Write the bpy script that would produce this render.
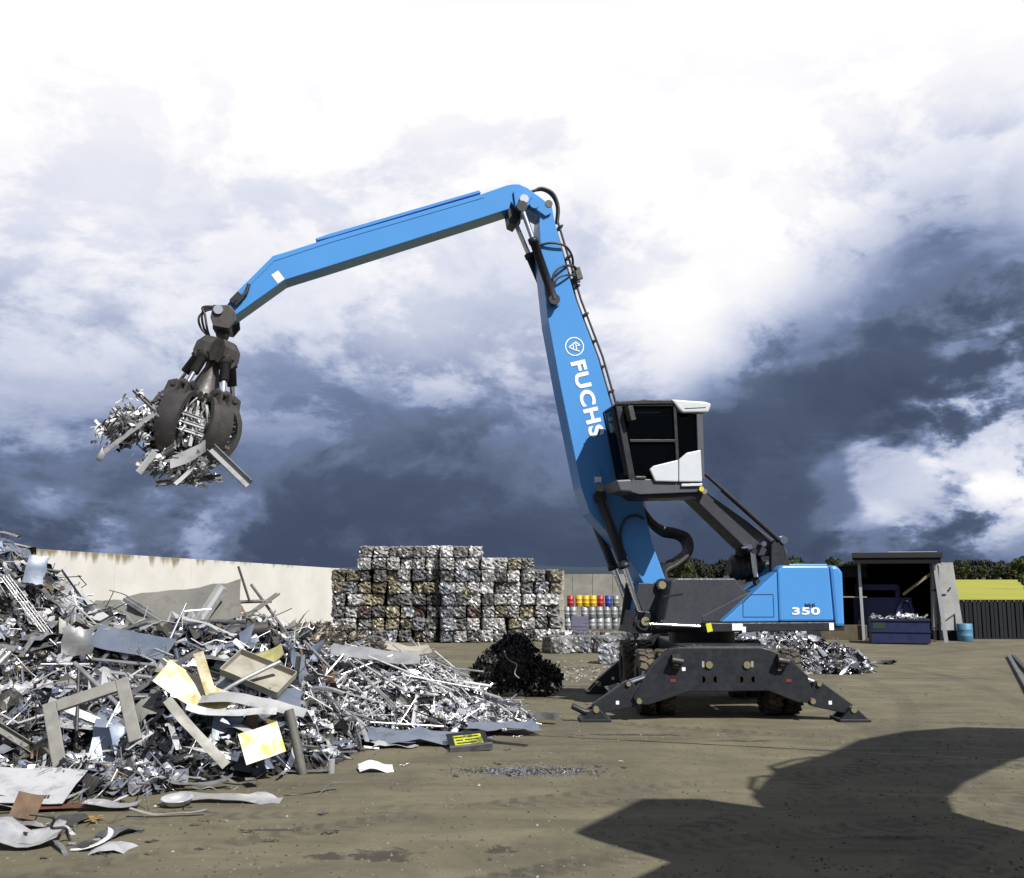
import bpy, math, random
from mathutils import Vector, Matrix, Euler, noise
R = math.radians
random.seed(7)
sc = bpy.context.scene
col = sc.collection
for o in list(bpy.data.objects): bpy.data.objects.remove(o)

# ------------------------------------------------------------------ camera, world, sun, exposure
FPX, CAMH, PITCH = 990.0, 2.4, math.atan(138/990.0)
cd = bpy.data.cameras.new('camera'); cam = bpy.data.objects.new('camera', cd); col.objects.link(cam)
cd.sensor_width = 36; cd.lens = 36*FPX/1024; cd.clip_end = 12000; cd.clip_start = 0.1
cam.location = (0, 0, CAMH); cam.rotation_euler = (math.pi/2+PITCH, 0, 0)
sc.camera = cam
sc.view_settings.view_transform = 'Standard'; sc.view_settings.look = 'None'
sc.view_settings.exposure = 0.8; sc.view_settings.gamma = 1.0
SUN = Vector((0.62, -0.80, 1.0)).normalized()          # towards the sun: behind the camera, to the right
sl = bpy.data.lights.new('sun', 'SUN'); so = bpy.data.objects.new('sun', sl); col.objects.link(so)
sl.energy = 5.0; sl.angle = R(0.5); sl.color = (1.0, 0.95, 0.87)
so.rotation_euler = (-SUN).to_track_quat('-Z', 'Y').to_euler(); so.location = (10, -12, 20)

def build_world():
    w = bpy.data.worlds.new('World'); sc.world = w; w.use_nodes = True
    nt = w.node_tree; nt.nodes.clear(); N = nt.nodes.new; L = nt.links.new
    def math_(op, a, b=None, c=None, clamp=False):
        n = N('ShaderNodeMath'); n.operation = op; n.use_clamp = clamp
        for i, v in enumerate((a, b, c)):
            if v is None: continue
            if isinstance(v, (int, float)): n.inputs[i].default_value = v
            else: L(v, n.inputs[i])
        return n.outputs[0]
    tc = N('ShaderNodeTexCoord'); D = tc.outputs['Generated']
    nrm = N('ShaderNodeVectorMath'); nrm.operation = 'NORMALIZE'; L(D, nrm.inputs[0]); D = nrm.outputs[0]
    sep = N('ShaderNodeSeparateXYZ'); L(D, sep.inputs[0])
    el = math_('MULTIPLY', math_('ARCSINE', sep.outputs[2]), 180/math.pi)      # elevation in degrees
    # cloud coordinates: direction projected on a flat cloud deck
    den = math_('ADD', math_('MAXIMUM', sep.outputs[2], 0.0), 0.30)
    cx = math_('DIVIDE', sep.outputs[0], den); cy = math_('DIVIDE', sep.outputs[1], den)
    cv = N('ShaderNodeCombineXYZ'); L(cx, cv.inputs[0]); L(cy, cv.inputs[1])
    def noi(scale, detail, rough, dist, off, vec=None):
        n = N('ShaderNodeTexNoise'); n.noise_dimensions = '3D'
        m = N('ShaderNodeMapping'); L(vec or cv.outputs[0], m.inputs[0]); m.inputs['Location'].default_value = off
        L(m.outputs[0], n.inputs['Vector']); n.inputs['Scale'].default_value = scale
        n.inputs['Detail'].default_value = detail; n.inputs['Roughness'].default_value = rough
        n.inputs['Distortion'].default_value = dist
        return math_('SUBTRACT', n.outputs['Fac'], 0.5)
    n1 = noi(1.3, 10, 0.56, 0.4, (3.1, 0.4, 0)); n2 = noi(4.0, 10, 0.62, 0.6, (1.7, 5.2, 0))
    mpd = N('ShaderNodeMapping'); L(D, mpd.inputs[0]); mpd.inputs['Scale'].default_value = (1, 1, 1.7)
    n3 = noi(5.5, 12, 0.62, 0.25, (0.4, 2.0, 0.7), mpd.outputs[0])
    def blob(px, py, inner, outer, amt):
        dx, dy = (px-512)/FPX, -(py-439)/FPX
        d = Vector((dx, math.cos(PITCH)-dy*math.sin(PITCH), math.sin(PITCH)+dy*math.cos(PITCH))).normalized()
        n = N('ShaderNodeVectorMath'); n.operation = 'DOT_PRODUCT'; L(D, n.inputs[0]); n.inputs[1].default_value = d
        mr = N('ShaderNodeMapRange'); mr.interpolation_type = 'SMOOTHSTEP'
        L(n.outputs['Value'], mr.inputs[0]); mr.inputs[1].default_value = math.cos(R(outer)); mr.inputs[2].default_value = math.cos(R(inner))
        mr.inputs[3].default_value = 0; mr.inputs[4].default_value = amt
        return mr.outputs[0]
    def soft(v, a, b, lo, hi):
        q = N('ShaderNodeMapRange'); q.interpolation_type = 'SMOOTHSTEP'; L(v, q.inputs[0])
        for i_, w_ in enumerate((a, b, lo, hi)): q.inputs[i_+1].default_value = w_
        return q.outputs[0]
    n4 = noi(9.0, 12, 0.60, 0.3, (4.4, 1.0, 2.7), mpd.outputs[0])
    puff = math_('ADD', soft(n3, -.05, .06, -2.2, 2.2), soft(n4, -.02, .10, -.7, 1.0))       # billows with an edge
    wob = math_('ADD', math_('MULTIPLY', n1, 8), math_('ADD', math_('MULTIPLY', n2, 5), math_('ADD', math_('MULTIPLY', n3, 8), puff)))
    amp = N('ShaderNodeMapRange'); L(el, amp.inputs[0]); amp.inputs[1].default_value = 3; amp.inputs[2].default_value = 14; amp.inputs[3].default_value = .62; amp.inputs[4].default_value = .95
    e = math_('ADD', math_('ADD', el, 2.4), math_('MULTIPLY', wob, amp.outputs[0]))
    for b in [(800, 400, 3, 8, -4.0), (900, 330, 3, 9, -4.2), (1030, 260, 3, 9, -3.6), (930, 220, 2, 8, -3.5), (740, 220, 1, 9, 5.0), (640, 340, 1, 6, 6),
              (470, 300, 1, 9, 3.5), (90, 330, 3, 10, 2.5), (330, 370, 2, 8, 1.5), (400, 500, 3, 10, -2.5), (690, 500, 3, 8, -3.0), (850, 540, 2, 6, -1.5)]:
        e = math_('ADD', e, blob(*b))
    # break in the storm cloud on the right and a pale strip under it on the left, both ragged
    def rag(px, py, outer, amt, w_):
        q = blob(px, py, .2, outer, 1.0); q = math_('MULTIPLY', q, math_('ADD', 1.0, math_('MULTIPLY', math_('ADD', n3, math_('MULTIPLY', n4, .9)), w_))); return soft(q, .22, .85, 0, amt)
    for b in [(880, 505, 5.0, 5, 4), (950, 465, 6.5, 6, 5), (1040, 400, 8, 7, 5), (1000, 525, 3.6, 7, 6), (60, 560, 5, 4.0, 4), (150, 558, 5, 4.2, 4), (240, 562, 5, 4.8, 5), (320, 568, 4, 4.0, 5), (880, 560, 4, 3.5, 5), (0, 520, 7, 2.5, 4)]:
        e = math_('ADD', e, rag(*b))
    t = math_('DIVIDE', math_('ADD', e, 8.0), 40, clamp=True)
    cr = N('ShaderNodeValToRGB'); L(t, cr.inputs[0]); el_ = cr.color_ramp.elements
    k_ = 1/1.741                                        # the exposure
    stops = [(p+8, tuple(v*k_ for v in c)) for p, c in [(-8, (.044, .064, .112)), (1, (.056, .080, .138)), (5.0, (.078, .106, .175)), (8, (.120, .155, .245)), (11, (.165, .215, .36)), (14, (.32, .38, .555)),
             (17, (.53, .58, .73)), (20.5, (.73, .755, .87)), (24.5, (.91, .91, .955)), (28, (1.02, 1.02, 1.03))]]
    el_[0].position = 0; el_[0].color = (*stops[0][1], 1); el_[1].position = stops[-1][0]/40; el_[1].color = (*stops[-1][1], 1)
    for p, c in stops[1:-1]:
        q = el_.new(p/40); q.color = (*c, 1)
    # higher up the deck breaks open onto blue sky
    sky = N('ShaderNodeTexSky'); sky.sky_type = 'NISHITA'; sky.sun_disc = False
    sky.sun_elevation = math.asin(SUN.z); sky.sun_rotation = math.atan2(SUN.x, SUN.y)
    sm = N('ShaderNodeVectorMath'); sm.operation = 'SCALE'; L(sky.outputs[0], sm.inputs[0]); sm.inputs['Scale'].default_value = 0.05
    gap = math_('ADD', math_('MULTIPLY', math_('ADD', n1, math_('MULTIPLY', n2, .5)), 3.0), 0.95, clamp=True)
    hi = N('ShaderNodeMapRange'); hi.interpolation_type = 'SMOOTHSTEP'; L(el, hi.inputs[0]); hi.inputs[1].default_value = 31; hi.inputs[2].default_value = 37
    fac = math_('MULTIPLY', gap, hi.outputs[0], clamp=True)
    mx = N('ShaderNodeMix'); mx.data_type = 'RGBA'; L(fac, mx.inputs[0]); L(cr.outputs[0], mx.inputs[6]); L(sm.outputs[0], mx.inputs[7])
    bg = N('ShaderNodeBackground'); L(mx.outputs[2], bg.inputs[0]); bg.inputs[1].default_value = 1.0
    out = N('ShaderNodeOutputWorld'); L(bg.outputs[0], out.inputs[0])
build_world()

def ray(px, py):
    dx, dy = (px-512)/FPX, -(py-439)/FPX
    return Vector((dx, math.cos(PITCH)-dy*math.sin(PITCH), math.sin(PITCH)+dy*math.cos(PITCH)))
def at(px, py, Y):                       # point seen at a pixel, at a known distance Y
    r = ray(px, py); t = Y/r.y; return Vector((r.x*t, Y, CAMH+r.z*t))
def ground_at(px, py, z=0.0):
    r = ray(px, py); t = (z-CAMH)/r.z; return Vector((r.x*t, r.y*t, z))

# ------------------------------------------------------------------ materials
M = {}
def mat(name, c, rough=.5, metal=0., c2=None, scale=4., bump=0., bscale=30., island=0., objrand=0., coat=0., ramp=None, spec=.5, detail=6, contrast=None, dirt=None):
    m = bpy.data.materials.new(name); m.use_nodes = True; nt = m.node_tree
    N = nt.nodes.new; L = nt.links.new; b = nt.nodes['Principled BSDF']
    b.inputs['Roughness'].default_value = rough; b.inputs['Metallic'].default_value = metal
    b.inputs['Coat Weight'].default_value = coat; b.inputs['Specular IOR Level'].default_value = spec
    tc = N('ShaderNodeTexCoord'); V = tc.outputs['Object']
    def noi(s, d=6, r=.6):
        n = N('ShaderNodeTexNoise'); L(V, n.inputs['Vector']); n.inputs['Scale'].default_value = s; n.inputs['Detail'].default_value = d; n.inputs['Roughness'].default_value = r
        return n.outputs['Fac']
    def mix(f, a, b_, bt='MIX'):
        n = N('ShaderNodeMix'); n.data_type = 'RGBA'; n.blend_type = bt
        for i, v in ((0, f), (6, a), (7, b_)):
            if isinstance(v, float): n.inputs[i].default_value = v
            elif isinstance(v, tuple): n.inputs[i].default_value = (*v, 1)
            else: L(v, n.inputs[i])
        return n.outputs[2]
    def mr(v, a, b_, lo=0., hi=1.):
        n = N('ShaderNodeMapRange'); L(v, n.inputs[0])
        for i, q in enumerate((a, b_, lo, hi)): n.inputs[i+1].default_value = q
        return n.outputs[0]
    cur = c
    if ramp:
        g = N('ShaderNodeNewGeometry'); cr = N('ShaderNodeValToRGB'); cr.color_ramp.interpolation = 'CONSTANT'
        L(g.outputs['Random Per Island'], cr.inputs[0]); E = cr.color_ramp.elements
        E[0].position = 0; E[0].color = (*ramp[0][1], 1); E[1].position = ramp[-1][0]; E[1].color = (*ramp[-1][1], 1)
        for p, q in ramp[1:-1]:
            k = E.new(p); k.color = (*q, 1)
        cur = cr.outputs[0]
    if c2:
        lo, hi = contrast or (.35, .65)
        cur = mix(mr(noi(scale, detail), lo, hi), cur, c2)
    if dirt:                                             # (colour, scale, lo, hi)
        cur = mix(mr(noi(dirt[1], 8, .7), dirt[2], dirt[3]), cur, dirt[0])
    if island:
        g = N('ShaderNodeNewGeometry'); cur = mix(1.0, cur, mixgrey(nt, mr(g.outputs['Random Per Island'], 0, 1, 1-island, 1+island*.4)), 'MULTIPLY')
    if objrand:
        oi = N('ShaderNodeObjectInfo'); cur = mix(1.0, cur, mixgrey(nt, mr(oi.outputs['Random'], 0, 1, 1-objrand, 1+objrand*.4)), 'MULTIPLY')
    if isinstance(cur, tuple): b.inputs['Base Color'].default_value = (*cur, 1)
    else: L(cur, b.inputs['Base Color'])
    if bump:
        bn = N('ShaderNodeBump'); bn.inputs['Strength'].default_value = bump; bn.inputs['Distance'].default_value = .02
        L(noi(bscale, 5), bn.inputs['Height']); L(bn.outputs[0], b.inputs['Normal'])
        L(mr(noi(bscale*.23, 5), .3, .7, max(.03, rough-.12), min(1, rough+.15)), b.inputs['Roughness'])
    M[name] = m; return m
def mixgrey(nt, v):
    n = nt.nodes.new('ShaderNodeCombineColor')
    for i in range(3): nt.links.new(v, n.inputs[i])
    return n.outputs[0]

mat('blue_paint', (.050, .180, .43), .30, 0, (.055, .190, .445), .8, spec=.14, dirt=((.075, .155, .29), 2.2, .62, .92))
mat('dark_paint', (.0105, .0125, .018), .45, 0, (.015, .017, .022), 3, .04, 50, spec=.28, dirt=((.032, .030, .027), 5, .64, .95))
mat('deck_paint', (.020, .023, .032), .5, 0, (.026, .029, .038), 2, .04, 90, spec=.3)
mat('white_panel', (.38, .41, .45), .4, 0, (.35, .385, .425), 2, .02, 40)
mat('grey_panel', (.045, .052, .065), .45, 0, (.055, .062, .075), 3, spec=.3)
mat('black_rubber', (.012, .012, .013), .55, 0, (.02, .019, .018), 6, .1, 60)
mat('tyre', (.02, .018, .015), .85, 0, (.075, .062, .042), 3, .3, 40, contrast=(.4, .6))
mat('chrome', (.75, .76, .78), .18, 1.)
mat('steel_grey', (.034, .032, .033), .5, .3, (.048, .046, .046), 4, .15, 40, dirt=((.10, .095, .09), 9, .64, .85))
mat('cab_glass', (.004, .006, .008), .08, 0, spec=.12)
mat('cab_inside', (.03, .032, .038), .7)
mat('brass', (.20, .185, .115), .45, .5)
mat('white_decal', (.55, .57, .60), .5)
mat('red_decal', (.13, .012, .012), .5)
mat('yellow_decal', (.42, .42, .01), .5)
mat('lamp_yellow', (.40, .36, .03), .4)
mat('concrete_white', (.43, .43, .415), .9, 0, (.36, .358, .34), .7, .25, 14, detail=8, contrast=(.4, .75))
mat('concrete_grey', (.17, .17, .155), .9, 0, (.11, .11, .10), .9, .3, 12, dirt=((.08, .08, .06), 2.2, .5, .8))
mat('concrete_pale', (.27, .26, .225), .9, 0, (.17, .165, .14), 3, .2, 20, dirt=((.11, .085, .05), 5, .56, .8))
mat('bale_silver', (.47, .472, .48), .42, .4, (.18, .18, .182), 6, .8, 10, objrand=.55, contrast=(.38, .70))
mat('bale_bronze', (.27, .25, .185), .42, .4, (.09, .082, .062), 6, .8, 10, objrand=.55, contrast=(.38, .70))
mat('bale_dark', (.17, .173, .177), .42, .4, (.055, .055, .056), 6, .8, 10, objrand=.55, contrast=(.38, .70))
mat('bale_blue', (.26, .275, .315), .42, .4, (.095, .10, .118), 6, .8, 10, objrand=.55, contrast=(.38, .70))
mat('bale_red', (.12, .085, .082), .42, .4, (.05, .04, .04), 6, .8, 10, objrand=.55, contrast=(.38, .70))
mat('scrap_mix', (.5, .5, .5), .40, .55, ramp=[(0, (.016, .017, .02)), (.20, (.22, .232, .265)), (.35, (.42, .435, .47)), (.44, (.05, .052, .057)), (.57, (.16, .19, .26)),
    (.69, (.60, .61, .63)), (.77, (.09, .09, .088)), (.88, (.16, .125, .075)), (.92, (.34, .355, .39))], bump=.2, bscale=25, dirt=((.05, .046, .04), 3.5, .52, .78))
mat('scrap_bright', (.5, .5, .5), .32, .6, ramp=[(0, (.05, .05, .055)), (.14, (.50, .505, .53)), (.36, (.72, .72, .74)), (.56, (.24, .26, .31)), (.70, (.62, .625, .65)), (.90, (.04, .04, .04))], bump=.15, bscale=25)
mat('scrap_brown', (.3, .27, .2), .5, .5, ramp=[(0, (.03, .027, .022)), (.35, (.14, .125, .10)), (.6, (.07, .062, .05)), (.8, (.24, .23, .205)), (.94, (.42, .42, .42))], bump=.2)
mat('scrap_held', (.5, .5, .5), .36, .45, ramp=[(0, (.07, .07, .072)), (.18, (.44, .46, .47)), (.48, (.68, .70, .71)), (.74, (.28, .295, .305)), (.92, (.14, .145, .15))], bump=.15)
mat('swarf', (.5, .5, .5), .22, .9, ramp=[(0, (.40, .40, .42)), (.3, (.62, .63, .66)), (.55, (.18, .18, .19)), (.78, (.72, .72, .75)), (.9, (.04, .04, .04))])
mat('black_wire', (.007, .007, .007), .6, 0, island=.5)
mat('mound', (.022, .021, .019), .9, .1, (.012, .012, .011), 4, .6, 8)
mat('mound_silver', (.16, .16, .17), .5, .4, (.03, .03, .03), 9, .8, 12)
mat('alu', (.62, .625, .65), .32, .7, (.44, .445, .465), 3, .12, 20, objrand=.4, dirt=((.10, .093, .085), 4, .6, .85))
mat('alu_dull', (.20, .205, .22), .45, .5, (.14, .145, .155), 3, .15, 20, objrand=.45, dirt=((.06, .055, .05), 3, .5, .75))
mat('sheet_white', (.37, .38, .40), .45, .05, (.29, .30, .325), 2, .08, 16, objrand=.35, dirt=((.13, .127, .12), 4, .52, .8))
mat('sheet_blue', (.15, .185, .26), .4, .45, (.19, .22, .275), 1.5, .12, 12, objrand=.35, dirt=((.06, .06, .06), 4, .55, .8))
mat('sheet_grey', (.11, .112, .105), .55, .2, (.15, .15, .14), 2, .12, 14, objrand=.3, dirt=((.05, .046, .04), 4, .52, .78))
mat('frame_grey', (.165, .165, .155), .55, .2, (.12, .12, .115), 5, .15, 25, dirt=((.25, .25, .24), 6, .6, .8))
mat('sheet_cream', (.38, .36, .27), .5, 0, (.33, .27, .09), 5, .1, 14, contrast=(.48, .62), dirt=((.10, .065, .03), 7, .55, .75))
mat('sheet_olive', (.18, .18, .07), .5, 0, (.30, .29, .13), 5, .1, 14)
mat('sheet_lime', (.40, .42, .37), .5, 0, (.36, .39, .05), 2.6, .06, 14, contrast=(.50, .62), dirt=((.16, .15, .12), 7, .6, .85))
mat('ochre', (.24, .15, .03), .6, 0, (.2, .13, .04), 4)
mat('rust_red', (.10, .03, .02), .7, 0, (.06, .025, .018), 4, .2)
mat('rust_brown', (.12, .075, .045), .75, .1, (.07, .045, .03), 5, .2)
mat('dark_metal', (.035, .035, .037), .5, .3, (.055, .052, .05), 5, .15, objrand=.4)
mat('white_shard', (.52, .52, .54), .45)
mat('keg_grey', (.23, .25, .27), .45, .3, objrand=.3); mat('keg_red', (.24, .014, .013), .45); mat('keg_yellow', (.42, .27, .012), .45)
mat('keg_blue', (.02, .032, .2), .45); mat('keg_orange', (.40, .06, .02), .45)
mat('crate_violet', (.07, .07, .13), .6, 0, (.09, .085, .14), 3); mat('timber', (.085, .07, .042), .8, 0, (.06, .05, .03), 5)
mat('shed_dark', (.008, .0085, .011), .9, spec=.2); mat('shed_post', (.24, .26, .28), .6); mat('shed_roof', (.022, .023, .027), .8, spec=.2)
mat('timber_light', (.2, .165, .10), .8)
mat('shed_blue', (.012, .018, .085), .6); mat('skip_blue', (.009, .016, .062), .55, 0, (.007, .012, .047), 3, .1, 20, spec=.3, dirt=((.02, .02, .03), 4, .55, .8)); mat('skip_green', (.008, .03, .02), .5)
mat('fence_dark', (.005, .006, .010), .6, .1, (.008, .010, .015), 4, objrand=.5, spec=.25)
mat('drum_blue', (.04, .13, .22), .5, 0, (.05, .15, .24), 5)
mat('field', (.25, .245, .012), .95, 0, (.16, .18, .013), .035, .3, .8, detail=12, contrast=(.35, .7))
mat('leaf_dark', (.011, .017, .008), .8, 0, island=.55, objrand=.35); mat('leaf_light', (.035, .052, .012), .8, 0, island=.5, objrand=.3)
mat('bark', (.05, .04, .03), .9)
mat('hill', (.018, .03, .045), 1.0, 0, (.015, .026, .04), .004)  # forest tone with the blue of distance haze put into the colour
mat('machine_orange', (.45, .16, .03), .45, 0, (.40, .14, .03), 3)
mat('panel_grey', (.24, .25, .255), .85, 0, (.18, .185, .19), 1.6, .2, 14)
mat('sign_yellow', (.33, .36, .02), .5, 0, (.10, .11, .02), 9, contrast=(.52, .6))
mat('black_plate', (.01, .01, .011), .4)

def ground_mat():
    m = bpy.data.materials.new('yard_ground'); m.use_nodes = True; nt = m.node_tree; N = nt.nodes.new; L = nt.links.new
    b = nt.nodes['Principled BSDF']; tc = N('ShaderNodeTexCoord'); V = tc.outputs['Object']
    def noi(s, d=8, r=.6, sc_=(1, 1, 1), rot=0, dist=0):
        mp = N('ShaderNodeMapping'); L(V, mp.inputs[0]); mp.inputs['Scale'].default_value = sc_; mp.inputs['Rotation'].default_value = (0, 0, rot)
        n = N('ShaderNodeTexNoise'); L(mp.outputs[0], n.inputs['Vector']); n.inputs['Scale'].default_value = s; n.inputs['Detail'].default_value = d
        n.inputs['Roughness'].default_value = r; n.inputs['Distortion'].default_value = dist; return n.outputs['Fac']
    def mr(v, a, b_, lo=0., hi=1.):
        n = N('ShaderNodeMapRange'); L(v, n.inputs[0])
        for i, q in enumerate((a, b_, lo, hi)): n.inputs[i+1].default_value = q
        return n.outputs[0]
    def mix(f, a, b_):
        n = N('ShaderNodeMix'); n.data_type = 'RGBA'
        for i, v in ((0, f), (6, a), (7, b_)):
            if isinstance(v, float): n.inputs[i].default_value = v
            elif isinstance(v, tuple): n.inputs[i].default_value = (*v, 1)
            else: L(v, n.inputs[i])
        return n.outputs[2]
    c = mix(mr(noi(.22, 6), .35, .68), (.112, .101, .067), (.080, .073, .051))
    c = mix(mr(noi(1.1, 10, .7), .45, .75), c, (.136, .123, .084))
    c = mix(mr(noi(1.0, 8, .65, (.30, 1.9, 1), R(-66), .5), .50, .70, 0, .65), c, (.045, .043, .033))      # sweeping wheel tracks
    c = mix(mr(noi(1.0, 8, .65, (.35, 2.4, 1), R(-48), .7), .52, .72, 0, .6), c, (.150, .137, .097))
    c = mix(mr(noi(.5, 8, .72, (1, 1, 1), 0, .8), .50, .66, 0, .7), c, (.054, .052, .041))
    c = mix(mr(noi(38, 4, .7), .58, .78, 0, .7), c, (.13, .122, .096))                                    # grit
    c = mix(mr(noi(60, 3, .7), .60, .75, 0, .7), c, (.05, .045, .034))
    def track(cx, cy, r, w, f):                          # lug prints left by wheels
        nonlocal c
        sb = N('ShaderNodeVectorMath'); sb.operation = 'SUBTRACT'; L(V, sb.inputs[0]); sb.inputs[1].default_value = (cx, cy, 0)
        ln = N('ShaderNodeVectorMath'); ln.operation = 'LENGTH'; L(sb.outputs[0], ln.inputs[0])
        d = N('ShaderNodeMath'); d.operation = 'SUBTRACT'; L(ln.outputs['Value'], d.inputs[0]); d.inputs[1].default_value = r
        ab = N('ShaderNodeMath'); ab.operation = 'ABSOLUTE'; L(d.outputs[0], ab.inputs[0])
        sp = N('ShaderNodeSeparateXYZ'); L(sb.outputs[0], sp.inputs[0]); at_ = N('ShaderNodeMath'); at_.operation = 'ARCTAN2'; L(sp.outputs[1], at_.inputs[0]); L(sp.outputs[0], at_.inputs[1])
        ml = N('ShaderNodeMath'); ml.operation = 'MULTIPLY_ADD'; L(at_.outputs[0], ml.inputs[0]); ml.inputs[1].default_value = r*6.283/.22; L(ab.outputs[0], ml.inputs[2])
        m2 = N('ShaderNodeMath'); m2.operation = 'MULTIPLY_ADD'; L(ab.outputs[0], m2.inputs[0]); m2.inputs[1].default_value = 14; L(ml.outputs[0], m2.inputs[2])
        si = N('ShaderNodeMath'); si.operation = 'SINE'; L(m2.outputs[0], si.inputs[0])
        a1 = mr(ab.outputs[0], w*.5, w*.35, 0, 1); a2 = mr(si.outputs[0], -.3, .6, .25, 1); a3 = mr(noi(.55, 5, .7), .38, .62, 0, f)
        p = N('ShaderNodeMath'); p.operation = 'MULTIPLY'; L(a1, p.inputs[0]); L(a2, p.inputs[1]); p2 = N('ShaderNodeMath'); p2.operation = 'MULTIPLY'; L(p.outputs[0], p2.inputs[0]); L(a3, p2.inputs[1])
        c = mix(p2.outputs[0], c, (.036, .035, .028))
    for a in [(9, -6, 17.0, .42, .8), (9, -6, 19.3, .42, .8), (-14, 26, 22.5, .4, .7), (-14, 26, 24.6, .4, .7), (14, 40, 24, .45, .7), (14, 40, 26.2, .45, .7), (4, -20, 31.2, .4, .6), (30, 14, 24.5, .4, .6), (30, 14, 26.6, .4, .6)]: track(*a)
    def stain(px, py, rx, ry, tilt=0):
        nonlocal c
        g = ground_at(px, py); mp = N('ShaderNodeMapping'); mp.vector_type = 'TEXTURE'; L(V, mp.inputs[0])
        mp.inputs['Location'].default_value = (g.x, g.y, 0); mp.inputs['Scale'].default_value = (rx, ry, 1); mp.inputs['Rotation'].default_value = (0, 0, tilt)
        ln = N('ShaderNodeVectorMath'); ln.operation = 'LENGTH'; L(mp.outputs[0], ln.inputs[0])
        ad = N('ShaderNodeMath'); ad.operation = 'ADD'; L(ln.outputs['Value'], ad.inputs[0]); L(mr(noi(5.5, 9, .8), .3, .7, -1.1, 1.1), ad.inputs[1])
        f = mr(ad.outputs[0], 1.0, .6, 0, .85); c = mix(f, c, (.030, .028, .025)); return f
    for a in [(530, 771, .95, .22), (385, 856, .30, .22), (330, 857, .18, .14), (500, 850, .14, .14), (270, 830, .25, .05), (640, 735, 1.1, .10), (740, 741, .5, .08),
              (560, 690, .9, .5), (180, 812, .3, .08), (890, 838, .4, .1)]: stain(*a)
    L(c, b.inputs['Base Color']); b.inputs['Roughness'].default_value = .88; b.inputs['Specular IOR Level'].default_value = .25
    bn = N('ShaderNodeBump'); bn.inputs['Strength'].default_value = .5; bn.inputs['Distance'].default_value = .03
    ad = N('ShaderNodeMath'); ad.operation = 'ADD'; L(noi(9, 8, .7), ad.inputs[0]); L(noi(45, 4, .7), ad.inputs[1]); L(ad.outputs[0], bn.inputs['Height']); L(bn.outputs[0], b.inputs['Normal'])
    M['ground'] = m
ground_mat()

def see_through(name, tint, f):
    m_ = M[name]; nt = m_.node_tree; b = nt.nodes['Principled BSDF']; out = nt.nodes['Material Output']; t = nt.nodes.new('ShaderNodeBsdfTransparent'); t.inputs[0].default_value = (*tint, 1)
    x = nt.nodes.new('ShaderNodeMixShader'); x.inputs[0].default_value = f; nt.links.new(b.outputs[0], x.inputs[1]); nt.links.new(t.outputs[0], x.inputs[2]); nt.links.new(x.outputs[0], out.inputs[0])
see_through('cab_glass', (.30, .33, .35), .75)
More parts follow.
